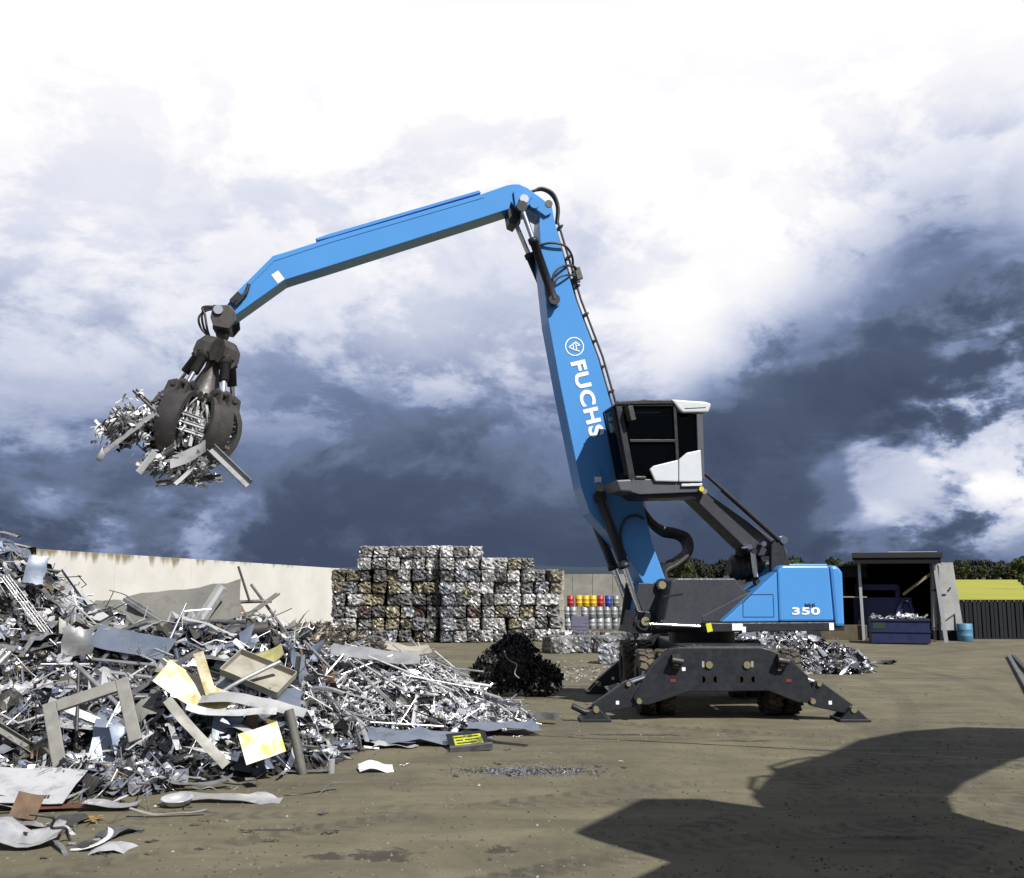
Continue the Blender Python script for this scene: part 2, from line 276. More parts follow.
# ------------------------------------------------------------------ mesh helpers
class MB:
    def __init__(s): s.v = []; s.f = []; s.sm = []
    def add(s, vs, fs, smooth=False):
        n = len(s.v); s.v += [tuple(p) for p in vs]; s.f += [tuple(i+n for i in f) for f in fs]; s.sm += [smooth]*len(fs); return s
    def box(s, c, d, rot=None):
        c = Vector(c); h = Vector(d)/2; m = rot.to_matrix() if isinstance(rot, Euler) else rot
        vs = []
        for i in range(8):
            p = Vector(((i & 1)*2-1, (i >> 1 & 1)*2-1, (i >> 2 & 1)*2-1)); p = Vector((p.x*h.x, p.y*h.y, p.z*h.z))
            vs.append((m @ p if m else p)+c)
        return s.add(vs, [(0, 2, 3, 1), (4, 5, 7, 6), (0, 1, 5, 4), (2, 6, 7, 3), (0, 4, 6, 2), (1, 3, 7, 5)])
    def prism(s, pts, v0, v1, fn=None):            # outline in (u,z), thickness along v
        fn = fn or (lambda u, v, z: (u, v, z)); n = len(pts)
        ar = sum(pts[i][0]*pts[(i+1) % n][1]-pts[(i+1) % n][0]*pts[i][1] for i in range(n))
        if ar < 0: pts = pts[::-1]
        vs = [fn(p[0], v0, p[1]) for p in pts]+[fn(p[0], v1, p[1]) for p in pts]
        if v1 < v0: vs = vs[n:]+vs[:n]
        return s.add(vs, [tuple(range(n)), tuple(range(2*n-1, n-1, -1))]+[(i+n, (i+1) % n+n, (i+1) % n, i) for i in range(n)])
    def tube(s, path, r, n=8, cap=True, smooth=True):
        P = [Vector(p) for p in path]; rs = r if isinstance(r, (list, tuple)) else [r]*len(P); vs = []; fs = []
        up = None
        for i, p in enumerate(P):
            t = (P[min(i+1, len(P)-1)]-P[max(i-1, 0)])
            if t.length < 1e-7: t = Vector((0, 0, 1))
            t.normalize()
            if up is None: up = t.orthogonal().normalized()
            up = (up-t*up.dot(t)); up = up.normalized() if up.length > 1e-6 else t.orthogonal().normalized()
            w = t.cross(up)
            for k in range(n):
                a = 2*math.pi*k/n; vs.append(p+(up*math.cos(a)+w*math.sin(a))*rs[i])
        for i in range(len(P)-1):
            for k in range(n): fs.append((i*n+k, i*n+(k+1) % n, (i+1)*n+(k+1) % n, (i+1)*n+k))
        s.add(vs, fs, smooth)
        if cap: s.add(vs[:n], [tuple(range(n-1, -1, -1))]); s.add(vs[-n:], [tuple(range(n))])
        return s
    def lathe(s, prof, axis_o=(0, 0, 0), mtx=None, n=20, smooth=True):
        o = Vector(axis_o); vs = []; fs = []
        for r, h in prof:
            for k in range(n):
                a = 2*math.pi*k/n; p = Vector((r*math.cos(a), r*math.sin(a), h)); vs.append((mtx @ p if mtx else p)+o)
        for i in range(len(prof)-1):
            for k in range(n): fs.append((i*n+k, i*n+(k+1) % n, (i+1)*n+(k+1) % n, (i+1)*n+k))
        s.add(vs, fs, smooth); return s
    def mesh(s, name):
        me = bpy.data.meshes.new(name); me.from_pydata(s.v, [], s.f); me.polygons.foreach_set('use_smooth', s.sm); me.update(); return me
    def build(s, name, m, parent=None, bevel=0., loc=None, rot=None):
        o = bpy.data.objects.new(name, s.mesh(name)); col.objects.link(o); o.data.materials.append(M[m] if isinstance(m, str) else m)
        if parent: o.parent = parent
        if loc is not None: o.location = loc
        if rot is not None: o.rotation_euler = rot
        if bevel:
            b = o.modifiers.new('bevel', 'BEVEL'); b.width = bevel; b.segments = 2; b.limit_method = 'ANGLE'; b.angle_limit = R(35)
        return o
def tag(o, label=None, cat=None, group=None, kind=None):
    if label: o['label'] = label
    if cat: o['category'] = cat
    if group: o['group'] = group
    if kind: o['kind'] = kind
    return o
def empty(name, loc, rz=0):
    o = bpy.data.objects.new(name, None); col.objects.link(o); o.location = loc; o.rotation_euler = (0, 0, rz); o.empty_display_size = .2; return o
def inst(me, name, loc, rot, m=None, parent=None, scale=None):
    o = bpy.data.objects.new(name, me); col.objects.link(o); o.location = loc; o.rotation_euler = rot
    if parent: o.parent = parent
    if scale: o.scale = scale
    if m:
        if not me.materials: me.materials.append(None)
        o.material_slots[0].link = 'OBJECT'; o.material_slots[0].material = M[m]
    return o
def copy_tree(o, parent=None):
    c = o.copy(); col.objects.link(c); c.parent = parent
    for ch in [x for x in bpy.data.objects if x.parent == o]: copy_tree(ch, c)
    return c
def text_mesh(txt, name, size, sx=1.0, offset=0.0, extrude=.004, spacing=1.0):
    cu = bpy.data.curves.new(name, 'FONT'); cu.body = txt; cu.size = size; cu.extrude = extrude; cu.offset = offset; cu.space_character = spacing
    cu.align_x = 'CENTER'; cu.align_y = 'CENTER'
    o = bpy.data.objects.new(name, cu); col.objects.link(o)
    dg = bpy.context.evaluated_depsgraph_get(); me = bpy.data.meshes.new_from_object(o.evaluated_get(dg)); bpy.data.objects.remove(o)
    for v in me.vertices: v.co.x *= sx
    return me

# ------------------------------------------------------------------ setting
def sheet(name, x0, x1, y0, y1, z, m, nx=1, ny=1):
    mb = MB(); vs = [(x0+(x1-x0)*i/nx, y0+(y1-y0)*j/ny, z) for j in range(ny+1) for i in range(nx+1)]
    mb.add(vs, [(j*(nx+1)+i, j*(nx+1)+i+1, (j+1)*(nx+1)+i+1, (j+1)*(nx+1)+i) for j in range(ny) for i in range(nx)])
    return tag(mb.build(name, m), kind='structure')
sheet('ground', -5000, 5000, -60, 5000, 0, 'ground')
sheet('rapeseed_field', -12, 1500, 56, 960, .02, 'field')
def joint(a, b, w):
    d = (b-a).normalized(); s = Vector((-d.y, d.x, 0))*w/2; mb = MB(); up = Vector((0, 0, .004)); n = 24; vs = []; fs = []
    for i in range(n+1):
        p = a.lerp(b, i/n)+up; k = s*(1+.5*math.sin(i*2.3)); vs += [p-k, p+k]
        if i: fs.append((2*i-2, 2*i, 2*i+1, 2*i-1))
    tag(mb.add(vs, fs).build('pavement_joint', 'black_plate'), kind='structure')
joint(ground_at(525, 735), ground_at(1060, 763), .035)
joint(ground_at(600, 712.5), ground_at(760, 711.5), .02)
joint(ground_at(820, 678), ground_at(1060, 679), .03)
# hills far off
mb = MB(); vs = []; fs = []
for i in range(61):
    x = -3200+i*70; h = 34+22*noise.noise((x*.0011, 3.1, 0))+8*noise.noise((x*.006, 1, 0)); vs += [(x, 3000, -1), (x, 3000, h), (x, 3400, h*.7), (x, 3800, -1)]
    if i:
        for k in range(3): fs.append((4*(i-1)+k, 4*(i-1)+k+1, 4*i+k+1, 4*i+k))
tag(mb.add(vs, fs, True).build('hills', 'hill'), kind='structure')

# concrete wall on the left (cast in long bays)
def wall(name, a, b, ha, hb, th, m, label, bays):
    root = empty(name, (a.x, a.y, 0)); d = b-a; L_ = d.length; ang = math.atan2(d.y, d.x); root.rotation_euler.z = ang
    for i in range(bays):
        t0, t1 = i/bays, (i+1)/bays; mb = MB(); g = .006
        mb.prism([(t0*L_+g, 0), (t1*L_-g, 0), (t1*L_-g, ha+(hb-ha)*t1), (t0*L_+g, ha+(hb-ha)*t0)], 0, th)
        mb.build('wall_bay', m, root, .01)
    tag(root, label, 'wall'); return root
a = at(-260, 560, 24.5); b = at(352, 560, 52); a.z = b.z = 0
wl = wall('concrete_wall', a, b, 3.55, 2.80, .35, 'concrete_white', 'long pale cream concrete wall with a mossy stained top behind the scrap heap', 7)
def wall_mat():
    m = M['concrete_white']; nt = m.node_tree; N = nt.nodes.new; L = nt.links.new; b = nt.nodes['Principled BSDF']
    src = b.inputs['Base Color'].links[0].from_socket; g = N('ShaderNodeNewGeometry'); sp = N('ShaderNodeSeparateXYZ'); L(g.outputs['Position'], sp.inputs[0])
    mp = N('ShaderNodeMapping'); L(g.outputs['Position'], mp.inputs[0]); mp.inputs['Scale'].default_value = (1.4, 1.4, .18)
    n = N('ShaderNodeTexNoise'); L(mp.outputs[0], n.inputs['Vector']); n.inputs['Scale'].default_value = 1.6; n.inputs['Detail'].default_value = 8
    ad = N('ShaderNodeMath'); ad.operation = 'MULTIPLY_ADD'; L(n.outputs[0], ad.inputs[0]); ad.inputs[1].default_value = 1.5; L(sp.outputs[2], ad.inputs[2])
    mr = N('ShaderNodeMapRange'); L(ad.outputs[0], mr.inputs[0]); mr.inputs[1].default_value = 3.72; mr.inputs[2].default_value = 4.0; mr.inputs[4].default_value = .9
    mx = N('ShaderNodeMix'); mx.data_type = 'RGBA'; L(mr.outputs[0], mx.inputs[0]); L(src, mx.inputs[6]); mx.inputs[7].default_value = (.13, .105, .05, 1); L(mx.outputs[2], b.inputs['Base Color'])
wall_mat()
a = at(470, 560, 45.5); b = at(652, 560, 46.5); a.z = b.z = 0
wall('concrete_wall', a, b, 2.52, 2.54, .3, 'concrete_grey', 'grey streaked concrete wall behind the coloured kegs', 9)

# ------------------------------------------------------------------ material handler
MX, MY, YAW = 3.63, 19.3, R(9)
mach = empty('material_handler', (MX, MY, 0))
tag(mach, 'blue wheeled material handler with raised cab and a scrap filled orange-peel grab', 'material handler')
F = Vector((-math.cos(YAW), -math.sin(YAW), 0)); LV = Vector((math.sin(YAW), -math.cos(YAW), 0)); MO = Vector((MX, MY, 0)); CP = Vector((0, 0, CAMH))
def uz(px, py, v):                       # side-view coordinates on the machine's own vertical plane at offset v
    r = ray(px, py); t = (v-(CP-MO).dot(LV))/r.dot(LV); p = CP+r*t-MO; return (p.dot(F), p.z)
def uzl(pts, v): return [uz(x, y, v) for x, y in pts]
def upt(px, py, v): u, z = uz(px, py, v); return Vector((u, v, z))
UR = (0, 0, math.pi+YAW)
def up(mb, name, m, bevel=.012): return mb.build(name, m, mach, bevel, rot=UR)
def sub(mb, name, m, par, bevel=0.): return mb.build(name, m, par, bevel)
def pin(par, c, r, w, m='brass', name='pin', n=16):
    mb = MB(); c = Vector(c); mb.tube([c+Vector((0, -w/2, 0)), c+Vector((0, w/2, 0))], r, n); return sub(mb, name, m, par)
def decal(par, px, py, v, w, h, m, name='decal', tilt=0):
    u, z = uz(px, py, v); mb = MB(); mb.box((u, v, z), (w, .006, h), Euler((0, tilt, 0))); return sub(mb, name, m, par)

# boom
BV = .33
bo = uzl([(541, 205), (547, 200), (552, 206), (555, 222), (565, 262), (576, 300), (598, 358), (611, 404), (627, 462), (644, 507), (653, 545), (667, 583), (663, 591), (655, 592), (645, 586),
          (628, 556), (606, 531), (590, 513), (581, 487), (573, 448), (560, 385), (548, 320), (542, 265), (539, 225)], BV)
boom = up(MB().prism(bo, -BV, BV), 'boom', 'blue_paint', .015)
# side stiffener, cable trunking with hoses behind the boom
mb = MB()
for k, off in enumerate((.02, .05)):
    P = [upt(x, y, 0) for x, y in [(553, 222), (565, 262), (576, 300), (598, 358), (611, 404), (627, 462)]]
    mb.tube([p+Vector((-off-.02, (k-.5)*.2, .0)) for p in P], .022, 6)
sub(mb, 'hydraulic_line', 'black_rubber', boom)
mb = MB()
for t in range(0, 14, 2):
    x, y = 556+(611-556)*t/13, 228+(404-228)*t/13 - 6*math.sin(math.pi*t/13)*-1; p = upt(x+2, y, 0); mb.box(p+Vector((-.03, 0, 0)), (.09, .30, .03), Euler((0, R(16), 0)))
sub(mb, 'line_clamp', 'dark_paint', boom)
for px, py, r in [(545, 211, .10), (598, 487, .09), (554, 302, .08)]:
    pass
mb = MB(); c = upt(598, 489, BV+.02); mb.tube([c+Vector((0, -.04, 0)), c+Vector((0, .06, 0))], .13, 20); mb.prism([(c.x-.12, c.z), (c.x+.12, c.z), (c.x+.06, c.z+.38), (c.x-.04, c.z+.38)], BV, BV+.03)
sub(mb, 'cylinder_bracket', 'blue_paint', boom, .008); pin(boom, c+Vector((0, .12, 0)), .07, .20); decal(boom, 598, 480.5, BV+.034, .13, .14, 'white_decal', 'white_label')
# shaped cut of the cylinder bracket
mb = MB(); c = upt(553, 300, BV); mb.tube([c+Vector((0, 0, 0)), c+Vector((0, .05, 0))], .15, 20); sub(mb, 'cylinder_bracket', 'blue_paint', boom, .008)
# lettering
def letter(me, px0, py0, px1, py1, v, name, m, par, height_scale=None):
    p, q = upt(px0, py0, v), upt(px1, py1, v); ex = (q-p).normalized(); ey = Vector((0, 1, 0)).cross(ex); ey.normalize()
    o = bpy.data.objects.new(name, me); col.objects.link(o); o.data.materials.append(M[m]); c = (p+q)/2
    xs = [vv.co.x for vv in me.vertices]; k = (q-p).length/(max(xs)-min(xs)); x0 = (max(xs)+min(xs))/2
    ez = Vector((0, 1, 0)); ey = ez.cross(ex)
    ys = [vv.co.y for vv in me.vertices]; y0 = (max(ys)+min(ys))/2; hk = height_scale/(max(ys)-min(ys))
    for vv in me.vertices:
        x, y, z = vv.co; vv.co = c+ex*((x-x0)*k)+ey*((y-y0)*hk)+ez*z
    o.parent = par; return o
letter(text_mesh('FUCHS', 'lettering', 1, 1, .035, .004, 1.12), 577.5, 361, 597.5, 436, BV+.006, 'lettering', 'white_decal', boom, .30)
c = upt(574.5, 346.5, BV+.004); mb = MB(); n = 40; r0, r1 = .165, .185; vs = []; fs = []
for k in range(n):
    a_ = 2*math.pi*k/n
    for r in (r0, r1): vs.append(c+Vector((math.cos(a_)*r, .004, math.sin(a_)*r)))
fs = [(2*k, 2*((k+1) % n), 2*((k+1) % n)+1, 2*k+1) for k in range(n)]; mb.add(vs, fs)
def stroke(a_, b_, w=.02):
    p, q = c+Vector((a_[0], .005, a_[1])), c+Vector((b_[0], .005, b_[1])); mb.box((p+q)/2, ((q-p).length, .004, w), Euler((0, -math.atan2(q.z-p.z, q.x-p.x), 0)))
for s in [((.11, -.02), (-.02, .09)), ((-.02, .09), (-.11, .03)), ((.11, -.02), (.02, -.06)), ((.02, -.06), (-.10, -.09)), ((-.02, .09), (-.04, -.08)), ((.03, .05), (.02, -.06)), ((-.11, .03), (-.05, .02))]: stroke(*s)
sub(mb, 'emblem', 'white_decal', boom)

# stick
SV = .27
so_ = uzl([(513, 184), (519, 184), (527, 187.5), (536, 194), (548, 203), (552, 209), (550, 216), (544, 218), (537, 214), (528, 209.5), (524, 211), (519, 211), (515, 207.5), (511, 202), (509, 209), (480, 218.5),
           (330, 266), (292, 277.7), (285, 280), (232, 317.7), (226, 320), (219, 319), (217, 313), (224, 308), (236, 292.5), (273, 255.5), (281, 253.3), (330, 237.8), (480, 194.4), (507, 185)], SV)
stick = up(MB().prism(so_, -SV, SV), 'stick', 'blue_paint', .015)
mb = MB(); l0 = uzl([(484, 197), (330, 242), (274, 260.5), (238, 296)], SV+.002)
for i in range(3):
    p, q = Vector((l0[i][0], SV+.004, l0[i][1])), Vector((l0[i+1][0], SV+.004, l0[i+1][1])); mb.box((p+q)/2, ((q-p).length, .012, .022), Euler((0, -math.atan2(q.z-p.z, q.x-p.x), 0)))
sub(mb, 'seam_rib', 'dark_paint' if False else 'blue_paint', stick)
mb = MB(); mb.prism(uzl([(329, 236.5), (478, 193), (480, 195), (330, 239.5), (318, 242.5), (316, 241)], 0), -.14, .14); sub(mb, 'top_plate', 'blue_paint', stick)
mb = MB(); mb.prism(uzl([(513, 192), (522, 189), (531, 196), (529, 207), (521, 212), (515, 207)], SV), SV, SV+.05); sub(mb, 'knuckle_plate', 'blue_paint', stick, .01)
mb = MB(); mb.prism(uzl([(531, 198), (537, 196), (550, 206), (551, 214), (545, 217), (533, 208)], BV+.01), SV-.05, BV+.06); sub(mb, 'knuckle_plate', 'blue_paint', stick, .01)
for px, py, r, m in [(521, 206, .085, 'chrome'), (545, 211, .075, 'steel_grey'), (221, 315, .085, 'chrome')]:
    pin(stick, upt(px, py, 0), r, 2*(SV+.13), m)
mb = MB(); c = upt(534.5, 203.5, BV+.06); mb.tube([c, c+Vector((0, .02, 0))], .10, 24); sub(mb, 'boss', 'blue_paint', stick, .006)
decal(stick, 278, 277, SV+.004, .20, .15, 'white_decal', 'white_label', R(-52)).data
# wedge under the stick head that carries the far cylinder eye
mb = MB(); mb.prism(uzl([(505, 209), (518, 208), (519, 222), (514, 229), (508, 226)], 0), -.20, .20); sub(mb, 'cylinder_lug', 'dark_paint', stick, .01)

def ram(par, a_, b_, r0, r1, t, name='cylinder', flip=False):        # barrel a->t, chrome rod t->b
    a_, b_ = Vector(a_), Vector(b_); m_ = a_.lerp(b_, t); mb = MB(); d = (b_-a_).normalized()
    mb.tube([a_, a_+d*.02, m_-d*.10, m_-d*.10, m_, m_], [r0, r0, r0, r0*1.18, r0*1.18, r1], 14)
    o = up(mb, name, 'dark_paint', 0) if par is None else sub(mb, name, 'dark_paint', par)
    sub(MB().tube([m_-d*.05, b_], r1, 12), 'rod', 'chrome', o)
    for e in (a_, b_):
        sub(MB().tube([e+Vector((0, -.07, 0)), e+Vector((0, .07, 0))], r0*1.25, 14), 'cylinder_eye', 'dark_paint', o)
    return o
ram(None, upt(554, 300, BV+.13), upt(521.5, 207, SV+.15), .085, .05, .66, 'stick_cylinder')
ram(None, upt(549, 301, -BV-.13), upt(515, 222, -SV-.02), .085, .05, .60, 'stick_cylinder')
ram(None, upt(600, 497, BV+.14), upt(643, 620, BV+.14), .095, .055, .58, 'boom_cylinder')
ram(None, upt(587, 500, -BV-.14), upt(634, 620, -BV-.14), .095, .055, .58, 'boom_cylinder')

# hoses
def hose(pts, r, v=0, name='hose', m='black_rubber', par=None):
    P = []
    C = [upt(*p) if len(p) == 3 else upt(p[0], p[1], v) for p in pts]
    for i in range(len(C)-1):
        p0, p1, p2, p3 = C[max(i-1, 0)], C[i], C[i+1], C[min(i+2, len(C)-1)]
        for k in range(6):
            t = k/6; P.append(.5*((2*p1)+(p2-p0)*t+(2*p0-5*p1+4*p2-p3)*t*t+(3*p1-p0-3*p2+p3)*t**3))
    P.append(C[-1]); mb = MB().tube(P, r, 7)
    return up(mb, name, m, 0) if par is None else sub(mb, name, m, par)
for k in range(4):
    d = k*1.3; hose([(530+d, 192-d*.2, -.15+k*.1), (542, 190-d*.5, -.15+k*.1), (552+d*.4, 196-d*.6, -.15+k*.1), (557+d*.4, 208, -.15+k*.1), (556+d*.3, 224, -.15+k*.1)], .028)
hose([(540, 245, BV+.02), (552, 243, BV+.08), (565, 246, BV+.05), (572, 256, .2), (573, 268, 0)], .024)
hose([(553, 284, BV+.12), (554, 274, BV+.14), (562, 266.5, BV+.1), (573, 266, .25), (577, 270, .1)], .024)
hose([(554, 287, BV+.12), (557, 279, BV+.14), (566, 275, BV+.1), (575, 276, .25), (578, 279, .1)], .02)
mb = MB(); c = upt(575, 276, .0)
for k in range(5): mb.box(c+Vector((-.03, -.22+k*.11, (k % 2)*.12-.06)), (.12, .07, .16), Euler((0, R(15), 0)))
up(mb, 'valve_block', 'steel_grey')
for k in range(5):                                   # thick bundle behind the boom foot
    w = -.22+k*.11; q = (k-2)*1.5; hose([(641, 503+q, w), (650+q*.4, 521-q*.3, w), (662, 531-q, w), (676, 534-q, w), (686+q*.9, 540-q, w), (687+q, 552, w), (676+q*.6, 562+q*.6, w), (666, 568+q, w), (664+q*.5, 580, w)], .055)
hose([(626, 556, BV+.05), (622, 545, BV+.07), (621, 530, BV+.07), (627, 518, BV+.07), (640, 516, BV+.05), (648, 524, .2)], .026)
for k in range(3):                                   # grab hoses at the stick tip
    w = -.12+.12*k; hose([(238-k, 298+k, SV+.03), (232, 304, w), (222, 309-k*1.2, w), (208-k*2.4, 310-k*1.5, w), (199+k*3, 317-k, w), (201+k*3, 328, w), (210, 338, w), (214, 345, w)], .022)
hose([(249, 284, SV+.05), (246, 293, SV+.05), (240, 299, SV+.05)], .035)
mb = MB(); c = upt(237, 299, SV+.05); mb.box(c, (.16, .08, .22), Euler((0, R(-40), 0))); mb.box(c+Vector((.06, .02, -.04)), (.08, .1, .1), Euler((0, R(-40), 0))); sub(mb, 'hose_coupling', 'dark_paint', stick)

# upper carriage: boom foot frame, deck, hood
fr = MB(); fr.prism(uzl([(638, 583), (652, 583), (662, 580), (672, 578), (726, 578), (742, 600), (752, 632), (640, 632), (632, 626)], .42), .40, .46)
fr.prism(uzl([(638, 583), (652, 583), (662, 580), (672, 578), (726, 578), (742, 600), (752, 632), (640, 632), (632, 626)], .42), -.46, -.40)
frame = up(fr, 'boom_frame', 'deck_paint')
mb = MB(); P1, P2 = uz(706, 632, 1.25), uz(846, 631, 1.25); zb = P1[1]
mb.prism([(P1[0]+.02, zb), (P2[0], zb), (P2[0], zb+.16), (P1[0]+.02, zb+.16)], -1.2, 1.2)
deckfront = uz(640, 632, 0)[0]
mb.prism([(deckfront, zb), (P1[0], zb), (P1[0], zb+.19), (deckfront, zb+.10)], -.7, .7)
up(mb, 'turntable_deck', 'dark_paint')
mb = MB(); a_, b_ = uz(651, 626, 1.0), uz(722, 620, 1.0)           # sloping front deck plate beside the boom foot
mb.prism(uzl([(650, 628), (656, 618), (663, 581), (667, 578), (725, 578), (738, 594), (722, 616), (707, 627)], .55), .47, 1.05)
up(mb, 'front_cover', 'deck_paint', .03)
mb = MB(); p, q = upt(650, 624, 1.07), upt(703, 626.5, 1.07); mb.tube([p, q], .03, 10); up(mb, 'grab_rail', 'chrome', 0)
mb = MB(); mb.prism(uzl([(663, 596), (683, 593), (683, 594.2), (663, 597.2)], 1.052), 1.05, 1.062); up(mb, 'cover_slot', 'black_plate', 0)
for px, py in ((662, 585),):
    mb = MB(); c = upt(px, py, 1.07); c.y = .48; pin(frame, upt(px, py, .5), .12, .10, 'dark_paint', 'pivot_boss'); pin(frame, upt(px, py, 1.08), .07, .06)
c = upt(643.5, 621, .52); pin(frame, c, .17, .16, 'dark_paint', 'cylinder_foot'); pin(frame, c+Vector((0, .10, 0)), .08, .05)
mb = MB(); mb.prism(uzl([(630, 632), (634, 615), (640, 585), (652, 582), (656, 600), (652, 632)], 0), -.36, .36); up(mb, 'foot_bracket', 'blue_paint')
mb = MB(); mb.prism(uzl([(626, 632), (630, 610), (655, 612), (660, 632)], 0), -.55, .55); up(mb, 'foot_block', 'dark_paint')
# hood
HV = 1.25
hz = uz(800, 621.5, HV)[1]; ht = uz(810, 565.5, HV)[1]
h0 = uz(722, 621, HV)[0]; h1 = uz(779, 570, HV)[0]; h2 = uz(843, 565, HV)[0]; hs = uz(829.5, 570, HV)[0]; hsb = uz(834.5, 622, HV)[0]; h2b = uz(845.5, 626, HV)[0]; hm = uz(777.5, 575, HV)[0]
hood = up(MB().prism([(hm, hz), (hm, ht-.10), (h1-.06, ht), (hs, ht), (hsb, hz)], -HV, HV), 'hood', 'blue_paint', .04)
mb = MB().prism([(h0, hz), (hm+.008, hz), (hm+.008, ht-.11)], .55, HV); fw = up(mb, 'front_wing', 'blue_paint', .02)
mb = MB().prism([(hs-.008, ht), (h2+.10, ht), (h2, ht-.12), (h2b, hz-.10), (hsb-.012, hz-.10), (hsb-.012, hz)], -HV, HV); tail = up(mb, 'counterweight', 'blue_paint', .06)
mb = MB(); z = ht+.015; mb.box(((h1+hs)/2-.1, .3, ht+.012), (1.0, 1.3, .04)); sub(mb, 'hood_lid', 'blue_paint', hood, .01)
# panel outline on the wing
q0 = uzl([(743, 617), (743, 603), (751, 594.5), (773, 594.5), (774, 617)], HV); mb = MB()
for i in range(len(q0)):
    p, q = Vector((q0[i][0], HV+.001, q0[i][1])), Vector((q0[(i+1) % 5][0], HV+.001, q0[(i+1) % 5][1])); mb.box((p+q)/2, ((q-p).length, .006, .012), Euler((0, -math.atan2(q.z-p.z, q.x-p.x), 0)))
sub(mb, 'panel_seam', 'black_plate', fw)
mb = MB(); zr = uz(770, 631.5, HV+.05)[1]; r0_, r1_ = uz(706, 628, HV+.05)[0], uz(835, 628, HV+.05)[0]; zt = uz(770, 622.5, HV+.05)[1]
mb.prism([(r0_, zr), (r0_, zt), (r1_, zt), (r1_, zr)], .9, HV+.05); rail = up(mb, 'side_bumper', 'dark_paint', .015)
mb = MB(); mb.box((r0_-.06, HV+.054, (zr+zt)/2), (.10, .006, .15), Euler((0, R(12), 0))); sub(mb, 'marker', 'yellow_decal', rail)
decal(rail, 737.5, 627, HV+.054, .20, .12, 'white_decal'); decal(rail, 744, 629.5, HV+.056, .07, .10, 'white_decal'); decal(rail, 831.5, 626.5, HV+.054, .09, .13, 'white_decal')
letter(text_mesh('350', 'lettering', 1, 1.5, .03, .004, 1.05), 792, 611, 820, 611, HV+.006, 'lettering', 'white_decal', hood, .135)
letter(text_mesh('MHL', 'lettering', 1, 1.3, .02, .003, 1.05), 805, 605.5, 816.5, 605.5, HV+.006, 'lettering', 'dark_paint', hood, .075)
# stepped walkway in front of the hood
mb = MB(); w0 = uz(704, 618, 1.1)[0]; mb.prism([(w0, hz-.02), (w0, hz+.09), (h0-.25, hz+.30), (hm+.1, ht-.18), (hm, ht-.18), (hm, hz-.02)], -1.1, .54); up(mb, 'walkway', 'deck_paint')
mb = MB(); mb.prism([(w0+.02, hz), (w0+.02, hz+.10), (hm+.35, ht-.42), (hm, ht-.30), (hm, hz)], .54, 1.06); up(mb, 'walkway', 'deck_paint')
# engine fan housing and pipes
eng = MB(); c = upt(737, 567, .35); eng.tube([c+Vector((.10, 0, 0)), c+Vector((-.42, 0, 0))], .24, 20); eng.tube([c+Vector((.16, 0, 0)), c+Vector((.10, 0, 0))], [.15, .24], 20)
eng.tube([c+Vector((-.05, .05, .15)), c+Vector((-.05, .05, .40))], .09, 12); eng.tube([c+Vector((-.05, .05, .40)), c+Vector((-.05, .05, .44))], .12, 12); eng.tube([c+Vector((-.4, 0, 0)), c+Vector((-.55, 0, .05)), c+Vector((-.62, 0, -.3))], .13, 12)
eng = up(eng, 'air_cleaner', 'black_rubber', 0)
mb = MB()
for k in range(4): mb.tube([c+Vector((.02-.1*k, 0, 0)), c+Vector((-.0-.1*k, 0, 0))], .255, 20)
sub(mb, 'clamp_ring', 'dark_paint', eng)
# cab riser
for s_ in (.95, .15): mast = up(MB().prism(uzl([(770, 578), (770, 546), (775, 539), (781, 540), (788, 562), (789, 572)], .95), s_-.06, s_+.06), 'riser_post', 'dark_paint')
arm = MB(); ap = uzl([(690, 494), (697, 489), (706, 491), (777, 541), (779, 550), (774, 556), (760, 556), (750, 552)], .9); arm.prism(ap, .28, .86)
arm = up(arm, 'riser_arm', 'deck_paint', .02)
up(MB().tube([upt(704, 473, 1.0), upt(780, 540, 1.0)], .035, 8), 'levelling_rod', 'dark_paint', 0)
up(MB().tube([upt(704, 473, .2), upt(780, 540, .2)], .035, 8), 'levelling_rod', 'dark_paint', 0)
up(MB().tube([upt(722, 489, 1.0), upt(779, 540, 1.0)], .055, 8), 'levelling_sleeve', 'dark_paint', 0)
o = ram(None, upt(756.5, 582, .95), upt(753, 551, .95), .04, .05, .25, 'riser_cylinder')
for px, py in ((781, 540), (702, 492), (747, 547), (761, 544)): pin(arm, upt(px, py, .9), .05 if px != 781 else .075, .28, 'chrome' if px != 702 else 'brass')
hose([(782, 545, .9), (786, 552, 1.0), (784, 560, 1.0), (779, 566, .9)], .015)
# cab
CV1, CV0 = 1.62, .74
def cabp(pts): return uzl(pts, CV1)
outline = cabp([(617, 403), (630, 401), (672, 401), (697, 407), (698, 418), (701.5, 486), (702, 493), (640, 495), (631, 493), (629.5, 478), (616.5, 416)])
cab = MB()
# floor, roof structure, rear wall, far side as real thick shells
fl = cabp([(632, 479), (701, 479), (702, 492), (640, 494.5), (631, 492)]); cab.prism(fl, CV0, CV1-.01)
cab = up(cab, 'cab', 'grey_panel', .015)
flo = uz(660, 494, CV1)[1]
mb = MB(); mb.prism(cabp([(634, 493), (702, 492), (700, 497), (640, 498)]), CV0+.05, CV1-.08); sub(mb, 'cab_floor', 'dark_paint', cab, .01)
def strut(p, q, w, v, m='dark_paint', name='pillar', th=.07):
    a_, b_ = upt(*p, v), upt(*q, v); d = b_-a_; mb = MB(); mb.box((a_+b_)/2, (d.length, th, w), Euler((0, -math.atan2(d.z, d.x), 0))); return sub(mb, name, m, cab, .008)
for v in (CV1-.04, CV0+.04):
    strut((618, 404), (632, 480), .11, v); strut((674, 402), (678, 480), .06, v); strut((617, 404), (676, 403.5), .10, v); strut((699, 414), (701, 480), .12, v, 'grey_panel')
    strut((629.5, 441), (676, 441), .05, v)
